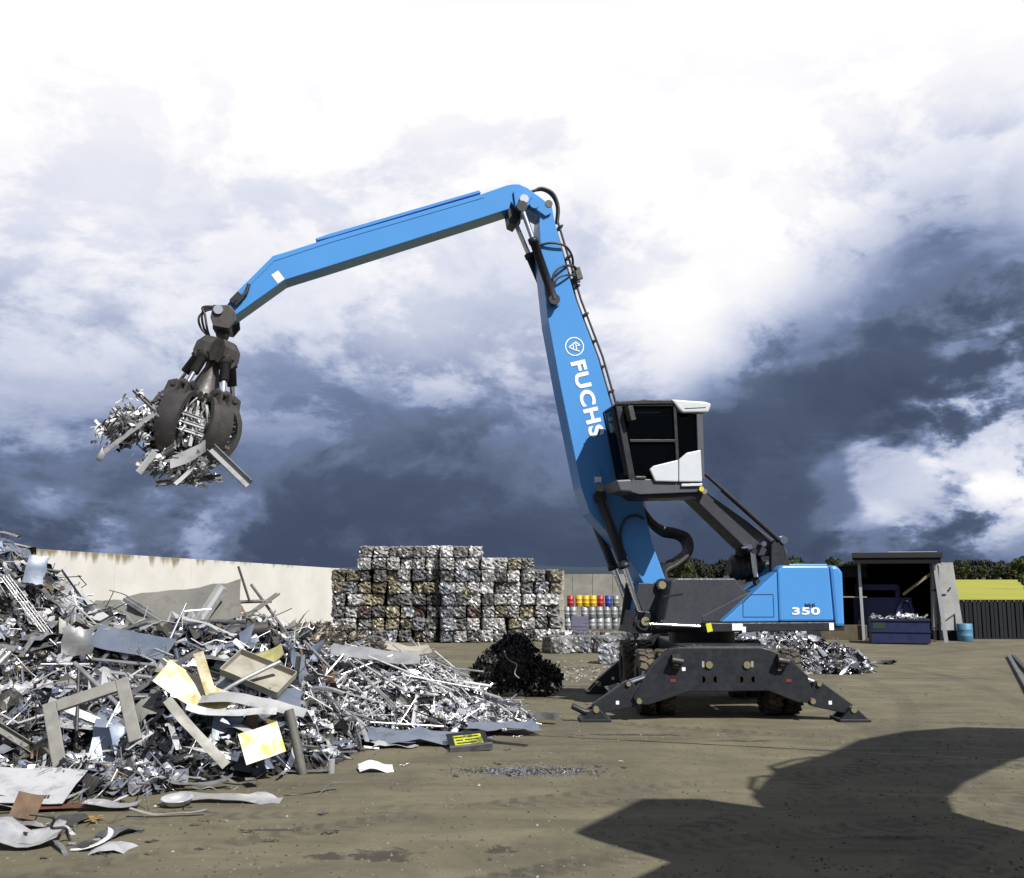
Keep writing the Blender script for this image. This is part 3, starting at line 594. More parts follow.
mb = MB(); mb.prism(cabp([(621, 406), (675, 405), (677, 480), (633.5, 480)]), CV1-.055, CV1-.045); sub(mb, 'door_glass', 'cab_glass', cab)
mb = MB(); mb.prism(cabp([(677, 412), (698, 414), (700, 452), (678, 460)]), CV1-.055, CV1-.04); sub(mb, 'rear_side_glass', 'cab_glass', cab)
mb = MB(); mb.prism(cabp([(621, 406), (698, 405), (700, 480), (633.5, 480)]), CV0+.03, CV0+.04); sub(mb, 'far_side_glass', 'cab_glass', cab)
# windscreen between the front pillars
f0, f1 = uz(618, 404, CV1), uz(632, 480, CV1); mb = MB(); mb.prism([(f0[0]+.04, f0[1]), (f1[0]+.04, f1[1]), (f1[0]+.025, f1[1]), (f0[0]+.025, f0[1])], CV0+.06, CV1-.07); sub(mb, 'windscreen', 'cab_glass', cab)
for s in (CV0+.06, (CV0+CV1)/2+.25, CV1-.1):
    mb = MB(); a_, b_ = Vector((f0[0]+.06, s, f0[1]-.02)), Vector((f1[0]+.06, s, f1[1]+.1)); mb.tube([a_, b_], .018, 6); sub(mb, 'guard_bar', 'dark_paint', cab)
mb = MB(); mb.prism(cabp([(616, 480), (632, 479), (633, 492), (620, 491)]), CV0, CV1); sub(mb, 'front_skirt', 'grey_panel', cab, .03)
r_ = uz(690, 440, CV1); mb = MB(); mb.prism(cabp([(697, 414), (700, 414), (702, 480), (699, 480)]), CV0, CV1); sub(mb, 'rear_wall', 'grey_panel', cab)
mb = MB(); mb.prism(cabp([(614.5, 405), (618, 401.5), (645, 399.5), (671, 400), (674, 404), (640, 404.5)]), CV0-.02, CV1+.02); sub(mb, 'roof', 'dark_paint', cab, .015)
mb = MB(); mb.prism(cabp([(670.5, 399.5), (705, 402), (711, 404), (708, 412.5), (682, 413), (678, 409)]), CV0-.03, CV1+.04); sub(mb, 'roof_cap', 'white_panel', cab, .03)
mb = MB(); mb.prism(cabp([(684, 408.5), (705, 407.5), (705, 408.2), (684, 409.2)]), CV1+.039, CV1+.046); sub(mb, 'roof_groove', 'black_plate', cab)
mb = MB(); mb.prism(cabp([(649, 469.5), (653, 466), (677.5, 460), (677.5, 482), (654.5, 481.5)]), CV1-.02, CV1+.05); sub(mb, 'side_cladding', 'white_panel', cab, .02)
mb = MB(); mb.prism(cabp([(678, 482), (678, 460), (686, 453), (700, 450), (701.5, 482)]), CV1-.02, CV1+.05); sub(mb, 'side_cladding', 'white_panel', cab, .02)
mb = MB(); mb.prism(cabp([(681, 484), (701.5, 483.5), (701.5, 486), (681, 486.5)]), CV1-.02, CV1+.04); sub(mb, 'step_strip', 'white_panel', cab, .005)
c = upt(640.5, 477.5, CV1); mb = MB(); mb.box(c, (.20, .03, .05)); sub(mb, 'door_handle', 'black_rubber', cab, .012)
c = upt(701, 489, CV1+.01); pin(cab, c, .045, .06, 'lamp_yellow', 'marker_lamp')
# mirror and seat inside
c = upt(630, 408, CV1+.10); mb = MB(); mb.box(c+Vector((0, 0, -.10)), (.10, .16, .26), Euler((0, R(14), R(12)))); mb.tube([c+Vector((0, -.1, .08)), c], .015, 6); sub(mb, 'mirror', 'black_rubber', cab, .02)
c = upt(665, 470, 1.05); mb = MB(); mb.box(c+Vector((.08, 0, -.1)), (.5, .5, .14)); mb.box(c+Vector((-.18, 0, .32)), (.13, .46, .75), Euler((0, R(-8), 0))); mb.box(c+Vector((-.22, 0, .78)), (.09, .26, .2)); sub(mb, 'seat', 'cab_inside', cab, .04)
mb = MB(); mb.box(upt(640, 462, 1.05), (.10, .3, .35), Euler((0, R(-15), 0))); sub(mb, 'console', 'cab_inside', cab, .02)

# slew ring, undercarriage (square to the world)
lo = lambda mb, name, m, b=.012: mb.build(name, m, mach, b)
mb = MB().tube([(0, 0, 1.05), (0, 0, zb+.01)], .62, 32); lo(mb, 'slew_ring', 'dark_paint', 0)
mb = MB(); mb.box((0, 0, .95), (1.15, 4.0, .45)); mb.box((0, 0, .72), (.7, 3.2, .3)); chassis = lo(mb, 'chassis', 'dark_paint', .03)
NY = 17.1-MY                                   # near stabiliser plane
def lp(px, py, yy): p = at(px, py, MY+yy); return (p.x-MX, p.z)
STAB = [(633, 690), (627.5, 699), (636, 680), (655, 645), (690, 643)]
def stab_set(yn, th, k_=(1, 0)):
    s = MB(); pts = [(-1.59, .40), (-1.54, .28), (-1.33, .27), (-.67, .48), (.69, .50), (1.17, .31), (1.40, .30), (1.44, .45), (1.36, .76), (1.05, 1.06), (.75, 1.18), (.60, 1.22), (-.80, 1.22), (-.95, 1.18), (-1.24, .92)]
    pts = [(x*k_[0]+k_[1], z) for x, z in pts]
    s.prism(pts, yn, yn+th)
    s.prism([(-.62, 1.2), (.62, 1.2), (.75, 1.235), (-.75, 1.235)], yn+.03, yn+.9)
    o = lo(s, 'stabiliser_beam', 'dark_paint', .015)
    return o
for side, yy in ((0, NY), (1, -NY-.34)):
    bm_ = stab_set(yy, .34, (1, 0) if side == 0 else (.92, .18))
    for sx in (-1, 1):
        kx = (.94 if sx > 0 else 1.0) if side == 0 else (.98 if sx > 0 else .82)
        leg = MB().prism([(sx*1.42*kx, .36), (sx*1.52*kx, .24), (sx*2.12*kx, .12), (sx*2.28*kx, .16), (sx*2.26*kx, .27), (sx*1.72*kx, .64), (sx*1.60*kx, .66)], yy+.06, yy+.26)
        leg = lo(leg, 'stabiliser_leg', 'dark_paint', .015)
        ft = MB(); ft.prism([(sx*1.98*kx, .0), (sx*2.48*kx, .0), (sx*2.47*kx, .05), (sx*2.30*kx, .20), (sx*2.16*kx, .20), (sx*1.99*kx, .05)], yy-.08, yy+.0); ft.prism([(sx*1.98*kx, .0), (sx*2.48*kx, .0), (sx*2.47*kx, .05), (sx*2.30*kx, .20), (sx*2.16*kx, .20), (sx*1.99*kx, .05)], yy+.32, yy+.40)
        ft.box((sx*2.23*kx, yy+.16, .025), (.52, .56, .045)); lo(ft, 'foot_plate', 'dark_paint', .008)
        for (x, z, r) in ((sx*2.22*kx, .20, .05), (sx*1.50*kx, .34, .045)):
            sub(MB().tube([(x, yy-.10, z), (x, yy+.42, z)], r, 14), 'pin', 'brass', leg)
        sub(MB().tube([(sx*1.66*kx, yy+.02, .61), (sx*1.66*kx, yy+.3, .61)], .04, 10), 'pin', 'brass', leg)
        sub(MB().tube([(sx*1.12, yy+.17, .78), (sx*1.62*kx, yy+.17, .62)], .05, 10), 'support_rod', 'chrome', leg)
        sub(MB().box((sx*1.85*kx, yy+.056, .30), (.055, .006, .06), Euler((0, 0, 0))), 'decal', 'white_decal', leg)
    if side == 0:
        for x in (-.30, .34):
            sub(MB().tube([(x, yy-.03, .93), (x, yy+.01, .93)], .06, 16), 'boss', 'brass', bm_)
            sub(MB().box((x+(.09 if x > 0 else -.10), yy-.004, .94), (.04, .008, .10)), 'lock_plate', 'concrete_pale', bm_)
            sl_ = MB(); sl_.tube([(x-.12+.0, yy-.004, .69), (x-.12, yy+.002, .69)], .055, 14); sl_.tube([(x+.12, yy-.004, .69), (x+.12, yy+.002, .69)], .055, 14); sl_.box((x, yy-.001, .69), (.24, .006, .108)); sub(sl_, 'slot', 'black_plate', bm_)
            sub(MB().box((x*3.05, yy-.003, .67), (.09, .006, .05)), 'decal', 'red_decal', bm_)
        for x in (-.86, .92):
            ft = MB().tube([(x, yy-.14, 1.00), (x, yy+.01, 1.00)], .075, 14); ft.tube([(x+.10, yy-.12, .99), (x-.08, yy-.12, 1.02)], .055, 12); ft.box((x, yy-.05, .99), (.14, .08, .24)); sub(ft, 'hydraulic_fitting', 'black_rubber', bm_)
            sub(MB().box((x-.03 if x > 0 else x+.13, yy-.003, .86), (.06, .006, .06)), 'decal', 'white_decal', bm_)
        sub(MB().tube([(-2.62, yy-.05, .26), (-2.42, yy-.02, .16), (-2.3, yy, .15)], .05, 10), 'hook_arm', 'dark_paint', bm_)
# wheels: eight, in twin pairs, lugged tyres
def wheel_mesh():
    t = MB(); prof = [(.26, -.13), (.40, -.14), (.50, -.125), (.535, -.09), (.535, .09), (.50, .125), (.40, .14), (.26, .13), (.26, -.13)]
    rot = Matrix.Rotation(math.pi/2, 3, 'Y'); t.lathe(prof, (0, 0, 0), rot, 32)
    for k in range(22):
        for s in (-1, 1):
            a_ = 2*math.pi*(k+.25*s)/22; rm = Matrix.Rotation(a_, 3, 'X'); c_ = rm @ Vector((s*.068, 0, .545)); t.box(c_, (.125, .085, .04), rm @ Matrix.Rotation(s*R(22), 3, 'Z'))
    r = MB(); r.lathe([(.0, .02), (.12, .02), (.14, -.02), (.24, -.03), (.27, .11), (.27, -.11)], (0, 0, 0), rot, 24)
    for k in range(8):
        a_ = 2*math.pi*k/8; r.tube([(.0, .18*math.cos(a_), .18*math.sin(a_)), (.05, .18*math.cos(a_), .18*math.sin(a_))], .02, 6)
    return t.mesh('tyre'), r.mesh('rim')
tm, rm_ = wheel_mesh(); tm.materials.append(M['tyre']); rm_.materials.append(M['dark_paint'])
for yy in (-1.3, 1.3):
    lo(MB().tube([(-1.2, yy, .555), (1.2, yy, .555)], .12, 12), 'axle', 'dark_paint', 0)
    for x in (-1.27, -.93, .93, 1.27):
        w = bpy.data.objects.new('wheel', rm_); col.objects.link(w); w.parent = mach; w.location = (x, yy, .565); w.rotation_euler = (random.random()*6, 0, 0)
        t = bpy.data.objects.new('tyre', tm); col.objects.link(t); t.parent = w

# ------------------------------------------------------------------ grab
gp = upt(221, 315, 0)
g = MB(); g.prism([(gp.x-.20, gp.z+.10), (gp.x+.10, gp.z+.10), (gp.x+.14, gp.z-.14), (gp.x+.08, gp.z-.30), (gp.x-.20, gp.z-.34), (gp.x-.32, gp.z-.18), (gp.x-.30, gp.z-.02)], SV+.02, SV+.08)
g.prism([(gp.x-.20, gp.z+.10), (gp.x+.10, gp.z+.10), (gp.x+.14, gp.z-.14), (gp.x+.08, gp.z-.30), (gp.x-.20, gp.z-.34), (gp.x-.32, gp.z-.18), (gp.x-.30, gp.z-.02)], -SV-.08, -SV-.02)
g.box((gp.x-.05, 0, gp.z-.26), (.30, 2*SV+.06, .16))
link = up(g, 'grab_hanger', 'steel_grey', .012)
TILT = R(15)
top = upt(222, 337, 0)
grab = MB(); grab.tube([(0, 0, .12), (0, 0, -.10)], [.07, .10], 14); grab.tube([(0, -.12, .03), (0, .12, .03)], .09, 12)
grab.lathe([(.0, -.06), (.10, -.08), (.14, -.16), (.14, -.36), (.13, -.42), (.13, -.55), (.30, -.98), (.36, -1.06), (.30, -1.16), (0, -1.18)], (0, 0, 0), None, 20)
grab = grab.build('grapple', 'steel_grey', mach); grab.location = Matrix.Rotation(math.pi+YAW, 3, 'Z') @ top; grab.rotation_euler = (0, TILT, 0); grab.scale = (1, 1, 1.13)
def tine_mesh():
    P = [(.34, -1.05, .30), (.52, -1.02, .36), (.68, -1.10, .41), (.80, -1.29, .44), (.84, -1.53, .44), (.78, -1.78, .40), (.63, -2.02, .31), (.44, -2.14, .20), (.24, -2.20, .10), (.16, -2.21, .05)]
    Q = []
    for i in range(len(P)-1):
        p0, p1, p2, p3 = [Vector(P[q]) for q in (max(i-1, 0), i, i+1, min(i+2, len(P)-1))]
        for k in range(4): t = k/4; Q.append(tuple(.5*((2*p1)+(p2-p0)*t+(2*p0-5*p1+4*p2-p3)*t*t+(3*p1-p0-3*p2+p3)*t**3)))
    P = Q+[P[-1]]
    mb = MB(); vs = []; fs = []; nw = 5; th = .085; n = len(P)
    for layer in (0, 1):
        for i, (r, h, w) in enumerate(P):
            a_, b_ = P[max(i-1, 0)], P[min(i+1, n-1)]; t = Vector((b_[0]-a_[0], 0, b_[1]-a_[1])).normalized(); nn = Vector((-t.z, 0, t.x))
            for k in range(nw):
                q = (k/(nw-1)-.5); p = Vector((r-.16*w*q*q, q*w, h)) - nn*(th*layer); vs.append(p)
    m_ = n*nw
    for i in range(n-1):
        for k in range(nw-1):
            a_ = i*nw+k; fs.append((a_, a_+1, a_+nw+1, a_+nw)); fs.append((m_+a_+nw, m_+a_+nw+1, m_+a_+1, m_+a_))
        for k in (0, nw-1):
            a_ = i*nw+k; q = (a_, a_+nw, m_+a_+nw, m_+a_) if k == 0 else (a_+nw, a_, m_+a_, m_+a_+nw); fs.append(q)
    for i in (0, n-1):
        for k in range(nw-1):
            a_ = i*nw+k; fs.append((a_, m_+a_, m_+a_+1, a_+1) if i == 0 else (a_+1, m_+a_+1, m_+a_, a_))
    mb.add(vs, fs, False)
    for s in (-.10, .10): mb.prism([(.28, -1.10), (.36, -.94), (.52, -.86), (.66, -.92), (.70, -1.16), (.60, -1.14), (.45, -1.06)], s-.03, s+.03)
    mb.tube([(.55, -.16, -.93), (.55, .16, -.93)], .05, 10); mb.tube([(.34, -.2, -1.05), (.34, .2, -1.05)], .07, 12)
    return mb.mesh('tine')
def cyl_mesh():
    mb = MB(); a_, b_ = Vector((.24, 0, -.20)), Vector((.54, 0, -.92)); m_ = a_.lerp(b_, .72)
    mb.prism([(.08, -.06), (.26, -.06), (.38, -.18), (.40, -.34), (.30, -.46), (.12, -.40)], -.13, .13)
    mb.tube([a_.lerp(b_, .1), a_.lerp(b_, .34), a_.lerp(b_, .34), m_, m_], [.115, .115, .088, .088, .05], 14); return mb.mesh('cylinder')
def rod_mesh():
    a_, b_ = Vector((.24, 0, -.20)), Vector((.54, 0, -.92)); return MB().tube([a_.lerp(b_, .7), b_], .045, 10).mesh('rod')
tme, cme, rme = tine_mesh(), cyl_mesh(), rod_mesh()
for m_, k in ((tme, 'steel_grey'), (cme, 'steel_grey'), (rme, 'chrome')): m_.materials.append(M[k])
for k in range(5):
    a_ = R(-108+72*k)
    for nm, me in (('tine', tme), ('grab_cylinder', cme), ('rod', rme)):
        o = bpy.data.objects.new(nm, me); col.objects.link(o); o.parent = grab; o.rotation_euler = (0, 0, a_)

# ------------------------------------------------------------------ scrap generators
def rrot(tilt=1.0):
    return Euler((random.gauss(0, .45)*tilt, random.gauss(0, .45)*tilt, random.uniform(0, 6.283))).to_matrix()
def p_strip(mb, c, L, w, rm, bend=.3, seg=4, twist=.4):
    vs = []; ang = random.uniform(-bend, bend); tw = random.uniform(-twist, twist); x = 0; z = 0; a_ = -ang*seg/2
    pts = []
    for i in range(seg+1):
        pts.append((x, z, i/seg)); x += L/seg*math.cos(a_); z += L/seg*math.sin(a_); a_ += ang*random.uniform(.3, 1.7)
    mxp = pts[-1][0]/2; mzp = sum(p[1] for p in pts)/len(pts)
    for x, z, t in pts:
        h = Vector((0, math.cos(tw*(t-.5)*3), math.sin(tw*(t-.5)*3)))*w/2*random.uniform(.85, 1.1); b = Vector((x-mxp, 0, z-mzp)); vs += [rm @ (b-h)+c, rm @ (b+h)+c]
    mb.add(vs, [(2*i, 2*i+2, 2*i+3, 2*i+1) for i in range(seg)], seg > 3 and random.random() < .4)
def p_rod(mb, c, L, r, rm, n=4, bend=.0, seg=1):
    P = [Vector((-L/2+L*i/seg, random.gauss(0, bend)*L if seg > 1 else 0, random.gauss(0, bend)*L if seg > 1 else 0)) for i in range(seg+1)]
    mb.tube([rm @ p+c for p in P], r, n, False, n > 4)
def p_channel(mb, c, L, w, h, rm):
    prof = [(-w/2, h), (-w/2, 0), (w/2, 0), (w/2, h)]; vs = [rm @ Vector((sx*L/2, y, z))+c for sx in (-1, 1) for y, z in prof]
    mb.add(vs, [(0, 1, 5, 4), (1, 2, 6, 5), (2, 3, 7, 6)])
def p_crumple(mb, c, s, rm):
    vs = []; n = 4
    for j in range(n):
        for i in range(n): vs.append(rm @ Vector(((i/(n-1)-.5)*s, (j/(n-1)-.5)*s*random.uniform(.6, 1), random.uniform(-.22, .22)*s))+c)
    mb.add(vs, [(j*n+i, j*n+i+1, (j+1)*n+i+1, (j+1)*n+i) for j in range(n-1) for i in range(n-1)])
def p_curl(mb, c, r, w, rm, turns=1.5, rise=.12):
    vs = []; n = int(9*turns); a0 = random.random()*6
    for i in range(n+1):
        a_ = a0+2*math.pi*turns*i/n; b = Vector((math.cos(a_)*r, math.sin(a_)*r, (i/n-.5)*rise)); vs += [rm @ (b+Vector((0, 0, -w/2)))+c, rm @ (b+Vector((0, 0, w/2)))+c]
    mb.add(vs, [(2*i, 2*i+2, 2*i+3, 2*i+1) for i in range(n)], True)
def hcone(cones, pit=None):
    def H(x, y):
        best = 0
        for cx, cy, h, rx, ry in cones:
            q = 1-((x-cx)/rx)**2-((y-cy)/ry)**2
            if q > 0: best = max(best, h*q**.85)
        return best
    def P(x, y): return max(0, H(x, y)*(1-.85*math.exp(-((x-pit[0])/.45)**2-((y-pit[1])/.42)**2))) if pit else H(x, y)
    return P
def mound(name, H, x0, x1, y0, y1, m, n=44, amp=.12, drop=.08):
    vs = []; fs = []
    for j in range(n+1):
        for i in range(n+1):
            x, y = x0+(x1-x0)*i/n, y0+(y1-y0)*j/n; h = H(x, y); vs.append((x, y, (h-drop+amp*noise.noise((x*2.3, y*2.3, 0))*(1 if h > .1 else 0)) if h > 0 else -.12))
    fs = [(j*(n+1)+i, j*(n+1)+i+1, (j+1)*(n+1)+i+1, (j+1)*(n+1)+i) for j in range(n) for i in range(n)]
    return MB().add(vs, fs).build(name, m)
def on_heap(H, x0, x1, y0, y1, minh=.04):
    while True:
        x, y = random.uniform(x0, x1), random.uniform(y0, y1); h = H(x, y)
        if h > minh: return x, y, h
def slope_rot(H, x, y, tilt=.6):
    e = .25; nx, ny = -(H(x+e, y)-H(x-e, y))/(2*e), -(H(x, y+e)-H(x, y-e))/(2*e); nrm = Vector((nx, ny, 1)).normalized()
    return Vector((0, 0, 1)).rotation_difference(nrm).to_matrix() @ rrot(tilt)

# heap A, B, C, D
HA = hcone([(-8.9, 15.6, 3.0, 3.0, 3.4), (-6.8, 15.8, 1.75, 3.4, 3.5), (-4.7, 16.2, 1.62, 2.2, 3.7), (-3.7, 14.2, .80, 1.6, 2.0), (-5.6, 14.2, 1.05, 3.2, 2.1)], pit=(-5.0, 12.5))
boxA = (-13, -1.6, 11.9, 19.5)
HB = hcone([(-2.2, 17.7, .90, 2.0, 2.3), (-3.0, 18.2, 1.02, 1.6, 2.0), (-.85, 17.0, .34, 1.25, 1.2)]); boxB = (-4.6, .5, 15.4, 20.4)
HC = hcone([(-4.2, 21.4, 1.35, 2.4, 1.8), (-2.8, 22, .8, 1.6, 1.4)]); boxC = (-6.8, -1.2, 19.5, 23.5)
HD = hcone([(6.9, 26.6, .92, 1.8, 1.4), (5.2, 27, .75, 2.0, 1.4), (8.2, 26.2, .50, 1.05, 1.0)]); boxD = (3.2, 10.2, 25, 28.5)
def heap(name, H, box, mm, label, cat='scrap heap'):
    o = mound(name, H, *box, mm); tag(o, label, cat, kind='stuff'); return o
hA = heap('scrap_heap', HA, boxA, 'mound', 'big heap of mixed aluminium and sheet metal scrap before the cream wall')
hB = heap('scrap_heap', HB, boxB, 'mound', 'low heap of bright thin tubes and offcuts beside the black wire tangle')
hC = heap('scrap_heap', HC, boxC, 'mound', 'brown heap of fine metal chippings at the foot of the bale stack')
hD = heap('swarf_heap', HD, boxD, 'mound_silver', 'glittering silver heap of curled swarf behind the machine')
def fill(par, H, box, n, kinds, m, sc_=1.0, lift=.05, tilt=.9, name='scrap_pieces'):
    mb = MB()
    for i in range(n):
        x, y, h = on_heap(H, *box); rm = slope_rot(H, x, y, tilt); c = Vector((x, y, h+random.uniform(-.08, lift)*sc_)); k = random.choice(kinds); s = sc_*random.uniform(.5, 1.4)
        if k == 's': p_strip(mb, c, .55*s, .07*s, rm)
        elif k == 'S': p_strip(mb, c, .38*s, .22*s, rm, .25)
        elif k == 'r': p_rod(mb, c, .7*s, .012*s, rm, 4, .07, 3)
        elif k == 'R': p_rod(mb, c, .9*s, .015*s, rm, 6)
        elif k == 'w': p_rod(mb, c, .7*s, .007*s, rm, 3, .12, 5)
        elif k == 'c': p_crumple(mb, c, .28*s, rm)
        elif k == 'u': p_channel(mb, c, .6*s, .06*s, .04*s, rm)
        elif k == 'o': p_curl(mb, c, .10*s, .05*s, rm, random.uniform(.6, 1.6))
    lowest = [v[2] for v in mb.v]
    mb.v = [(v[0], v[1], max(v[2], .006)) for v in mb.v]
    return tag(mb.build(name, m, par), kind='stuff')
fill(hA, HA, boxA, 3600, 'sSSrwwwcccoou', 'scrap_mix', .85, .14)
fill(hA, HA, boxA, 9500, 'sSrwwccco', 'scrap_mix', .40, .14)
fill(hA, HA, boxA, 420, 'ssrRw', 'scrap_bright', 1.0, .24)
fill(hB, HB, boxB, 2600, 'sSrRccuoc', 'scrap_bright', .5, .14)
fill(hB, HB, boxB, 420, 'rRRru', 'scrap_bright', .9, .14, .5)
fill(hB, HB, boxB, 2200, 'sccoSw', 'scrap_mix', .32, .14)
fill(hC, HC, boxC, 5200, 'sccrwoS', 'scrap_brown', .5, .12)
fill(hD, HD, boxD, 3200, 'oosoSc', 'swarf', 1.0, .14)
fill(hD, HD, boxD, 3500, 'oosc', 'swarf', .5, .1)

HF = hcone([(-5.0, 11.7, .22, 1.3, .5)]); fill(hA, HF, (-6.4, -3.6, 11.2, 12.3), 420, 'sSrwwcoR', 'scrap_mix', .6, .16)
# individual pieces lying on the heaps
def lin(a_, b_, n): return [a_+(b_-a_)*i/n for i in range(n+1)]
def plate_mesh(name, L, W, bend=.15, curl=0., th=.006, nx=8, ny=4, jag=.0, dent=.02):
    mb = MB(); vs = []
    for lay in (0, 1):
        for j in range(ny+1):
            for i in range(nx+1):
                x, y = (i/nx-.5)*L, (j/ny-.5)*W; z = bend*L*((i/nx-.5)**2)*2+curl*W*math.sin(i/nx*5)*.3+dent*noise.noise((x*3+L*7, y*3+W*3, 1))*2
                if j in (0, ny) and jag: y += random.uniform(-jag, jag)
                if i in (0, nx) and jag: x += random.uniform(-jag, jag)
                vs.append((x, y, z-lay*th))
    if jag:
        m_ = (nx+1)*(ny+1)
        for q in range(m_): vs[m_+q] = (vs[q][0], vs[q][1], vs[q][2]-th)
    n1 = nx+1; m_ = n1*(ny+1); top = []; bot = []; sd = []
    for j in range(ny):
        for i in range(nx): q = j*n1+i; top.append((q, q+1, q+n1+1, q+n1)); bot.append((q+n1, q+n1+1, q+1, q))
    for i in range(nx): q = i; sd.append((q, m_+q, m_+q+1, q+1)); q = ny*n1+i; sd.append((q+1, m_+q+1, m_+q, q))
    for j in range(ny): q = j*n1; sd.append((q+n1, m_+q+n1, m_+q, q)); q = j*n1+nx; sd.append((q, m_+q, m_+q+n1, q+n1))
    return MB().add(vs[:m_], top, True).add(vs[m_:], bot, True).add(vs, sd, False).mesh(name)
def pipe_mesh(name, L, r, n=10, bend=0, hollow=True):
    mb = MB(); P = [Vector((x, 0, bend*math.sin((x/L+.5)*math.pi)*L)) for x in lin(-L/2, L/2, 8 if bend else 1)]
    mb.tube(P, r, n, not hollow)
    if hollow: mb.tube(P[::-1], r*.86, n, False); 
    return mb.mesh(name)
def channel_mesh(name, L, w, h, th=.008):
    prof = [(-w/2, h), (-w/2, 0), (w/2, 0), (w/2, h), (w/2-th, h), (w/2-th, th), (-w/2+th, th), (-w/2+th, h)]; n = 8
    vs = [(sx*L/2, y, z) for sx in (-1, 1) for y, z in prof]
    return MB().add(vs, [(i, (i+1) % n, (i+1) % n+n, i+n) for i in range(n)]+[tuple(range(n-1, -1, -1)), tuple(range(n, 2*n))]).mesh(name)
def wire_mesh(name, L, r, seed):
    rnd = random.Random(seed); P = [Vector((x, rnd.gauss(0, .10)*L, rnd.gauss(0, .07)*L)) for x in lin(-L/2, L/2, 5)]; Q = []
    for i in range(len(P)-1):
        p0, p1, p2, p3 = P[max(i-1, 0)], P[i], P[i+1], P[min(i+2, len(P)-1)]
        for k in range(4):
            t = k/4; Q.append(.5*((2*p1)+(p2-p0)*t+(2*p0-5*p1+4*p2-p3)*t*t+(3*p1-p0-3*p2+p3)*t**3))
    return MB().tube(Q+[P[-1]], r, 5).mesh(name)
def scatter(H, box, n, meshes, mats, name, label, cat, group, lift=(.02, .22), tilt=.8, yaw=None):
    for i in range(n):
        x, y, h = on_heap(H, *box, .15 if box is boxA else .34); rm = slope_rot(H, x, y, tilt) if yaw is None else slope_rot(H, x, y, 0) @ Matrix.Rotation(yaw+random.gauss(0, .25)-0, 3, 'Z')
        if yaw is not None:
            e = .25; nrm = Vector((-(H(x+e, y)-H(x-e, y))/(2*e), -(H(x, y+e)-H(x, y-e))/(2*e), 1)).normalized()
            rm = Vector((0, 0, 1)).rotation_difference(nrm).to_matrix() @ Matrix.Rotation(yaw+random.gauss(0, .3), 3, 'Z') @ Matrix.Rotation(random.gauss(0, .18), 3, 'Y')
        k = random.choice(mats); o = inst(random.choice(meshes), name, (x, y, h+random.uniform(*lift)), rm.to_euler(), k)
        tag(o, label[k] if isinstance(label, dict) else label, cat, group[k] if isinstance(group, dict) else group)
plates = [plate_mesh('plate', random.uniform(.45, .95), random.uniform(.2, .45), random.uniform(-.5, .5), random.uniform(-.4, .4), jag=.03, dent=.05) for _ in range(8)]
strips = [plate_mesh('strip', random.uniform(.7, 1.5), random.uniform(.06, .14), random.uniform(-.6, .6), random.uniform(-2, 2), nx=12, ny=2, dent=.05) for _ in range(8)]
pipes = [pipe_mesh('tube', random.uniform(.8, 1.8), random.uniform(.016, .035), 8, random.choice((0, 0, .06, .12))) for _ in range(6)]
chans = [channel_mesh('profile', random.uniform(.7, 1.5), random.uniform(.05, .12), random.uniform(.03, .07)) for _ in range(6)]
wires = [wire_mesh('wire', random.uniform(.8, 1.6), .008, s) for s in range(6)]
scatter(HA, boxA, 46, plates, ['alu', 'sheet_white', 'sheet_blue', 'sheet_grey', 'alu_dull'], 'metal_sheet',
        {'alu': 'bright crumpled aluminium sheet offcut on the big scrap heap', 'sheet_white': 'white painted sheet offcut on the big scrap heap', 'sheet_blue': 'blue-grey bent sheet offcut on the big scrap heap',
         'sheet_grey': 'dull dark grey sheet offcut on the big scrap heap', 'alu_dull': 'dull aluminium sheet offcut on the big scrap heap'}, 'sheet',
        {k: 'sheet offcuts on the big heap '+k for k in ('alu', 'sheet_white', 'sheet_blue', 'sheet_grey', 'alu_dull')})
scatter(HA, boxA, 44, strips, ['alu', 'sheet_white', 'alu_dull'], 'metal_strip', {'alu': 'long bent shiny aluminium strip on the big scrap heap', 'sheet_white': 'long bent white strip on the big scrap heap', 'alu_dull': 'long bent dull grey strip on the big scrap heap'}, 'strip',
        {k: 'strips on the big heap '+k for k in ('alu', 'sheet_white', 'alu_dull')}, (.04, .3))
scatter(HA, boxA, 36, pipes, ['alu', 'alu_dull', 'dark_metal'], 'metal_tube', {'alu': 'slim shiny metal tube on the big scrap heap', 'alu_dull': 'slim dull metal tube on the big scrap heap', 'dark_metal': 'slim black metal tube on the big scrap heap'}, 'tube',
        {k: 'tubes on the big heap '+k for k in ('alu', 'alu_dull', 'dark_metal')}, (.04, .28))
scatter(HA, boxA, 24, chans, ['alu', 'sheet_white', 'alu_dull', 'frame_grey'], 'metal_profile', {'alu': 'shiny u-shaped aluminium profile on the big scrap heap', 'sheet_white': 'white u-shaped profile on the big scrap heap', 'alu_dull': 'dull u-shaped aluminium profile on the big scrap heap', 'frame_grey': 'grey u-shaped steel profile on the big scrap heap'}, 'profile',
        {k: 'profiles on the big heap '+k for k in ('alu', 'sheet_white', 'alu_dull', 'frame_grey')}, (.04, .28))
scatter(HA, boxA, 40, wires, ['alu', 'dark_metal'], 'metal_wire', {'alu': 'silver bent wire sticking out of the big scrap heap', 'dark_metal': 'black bent wire sticking out of the big scrap heap'}, 'wire', {k: 'wires on the big heap '+k for k in ('alu', 'dark_metal')}, (.05, .35), 1.4)
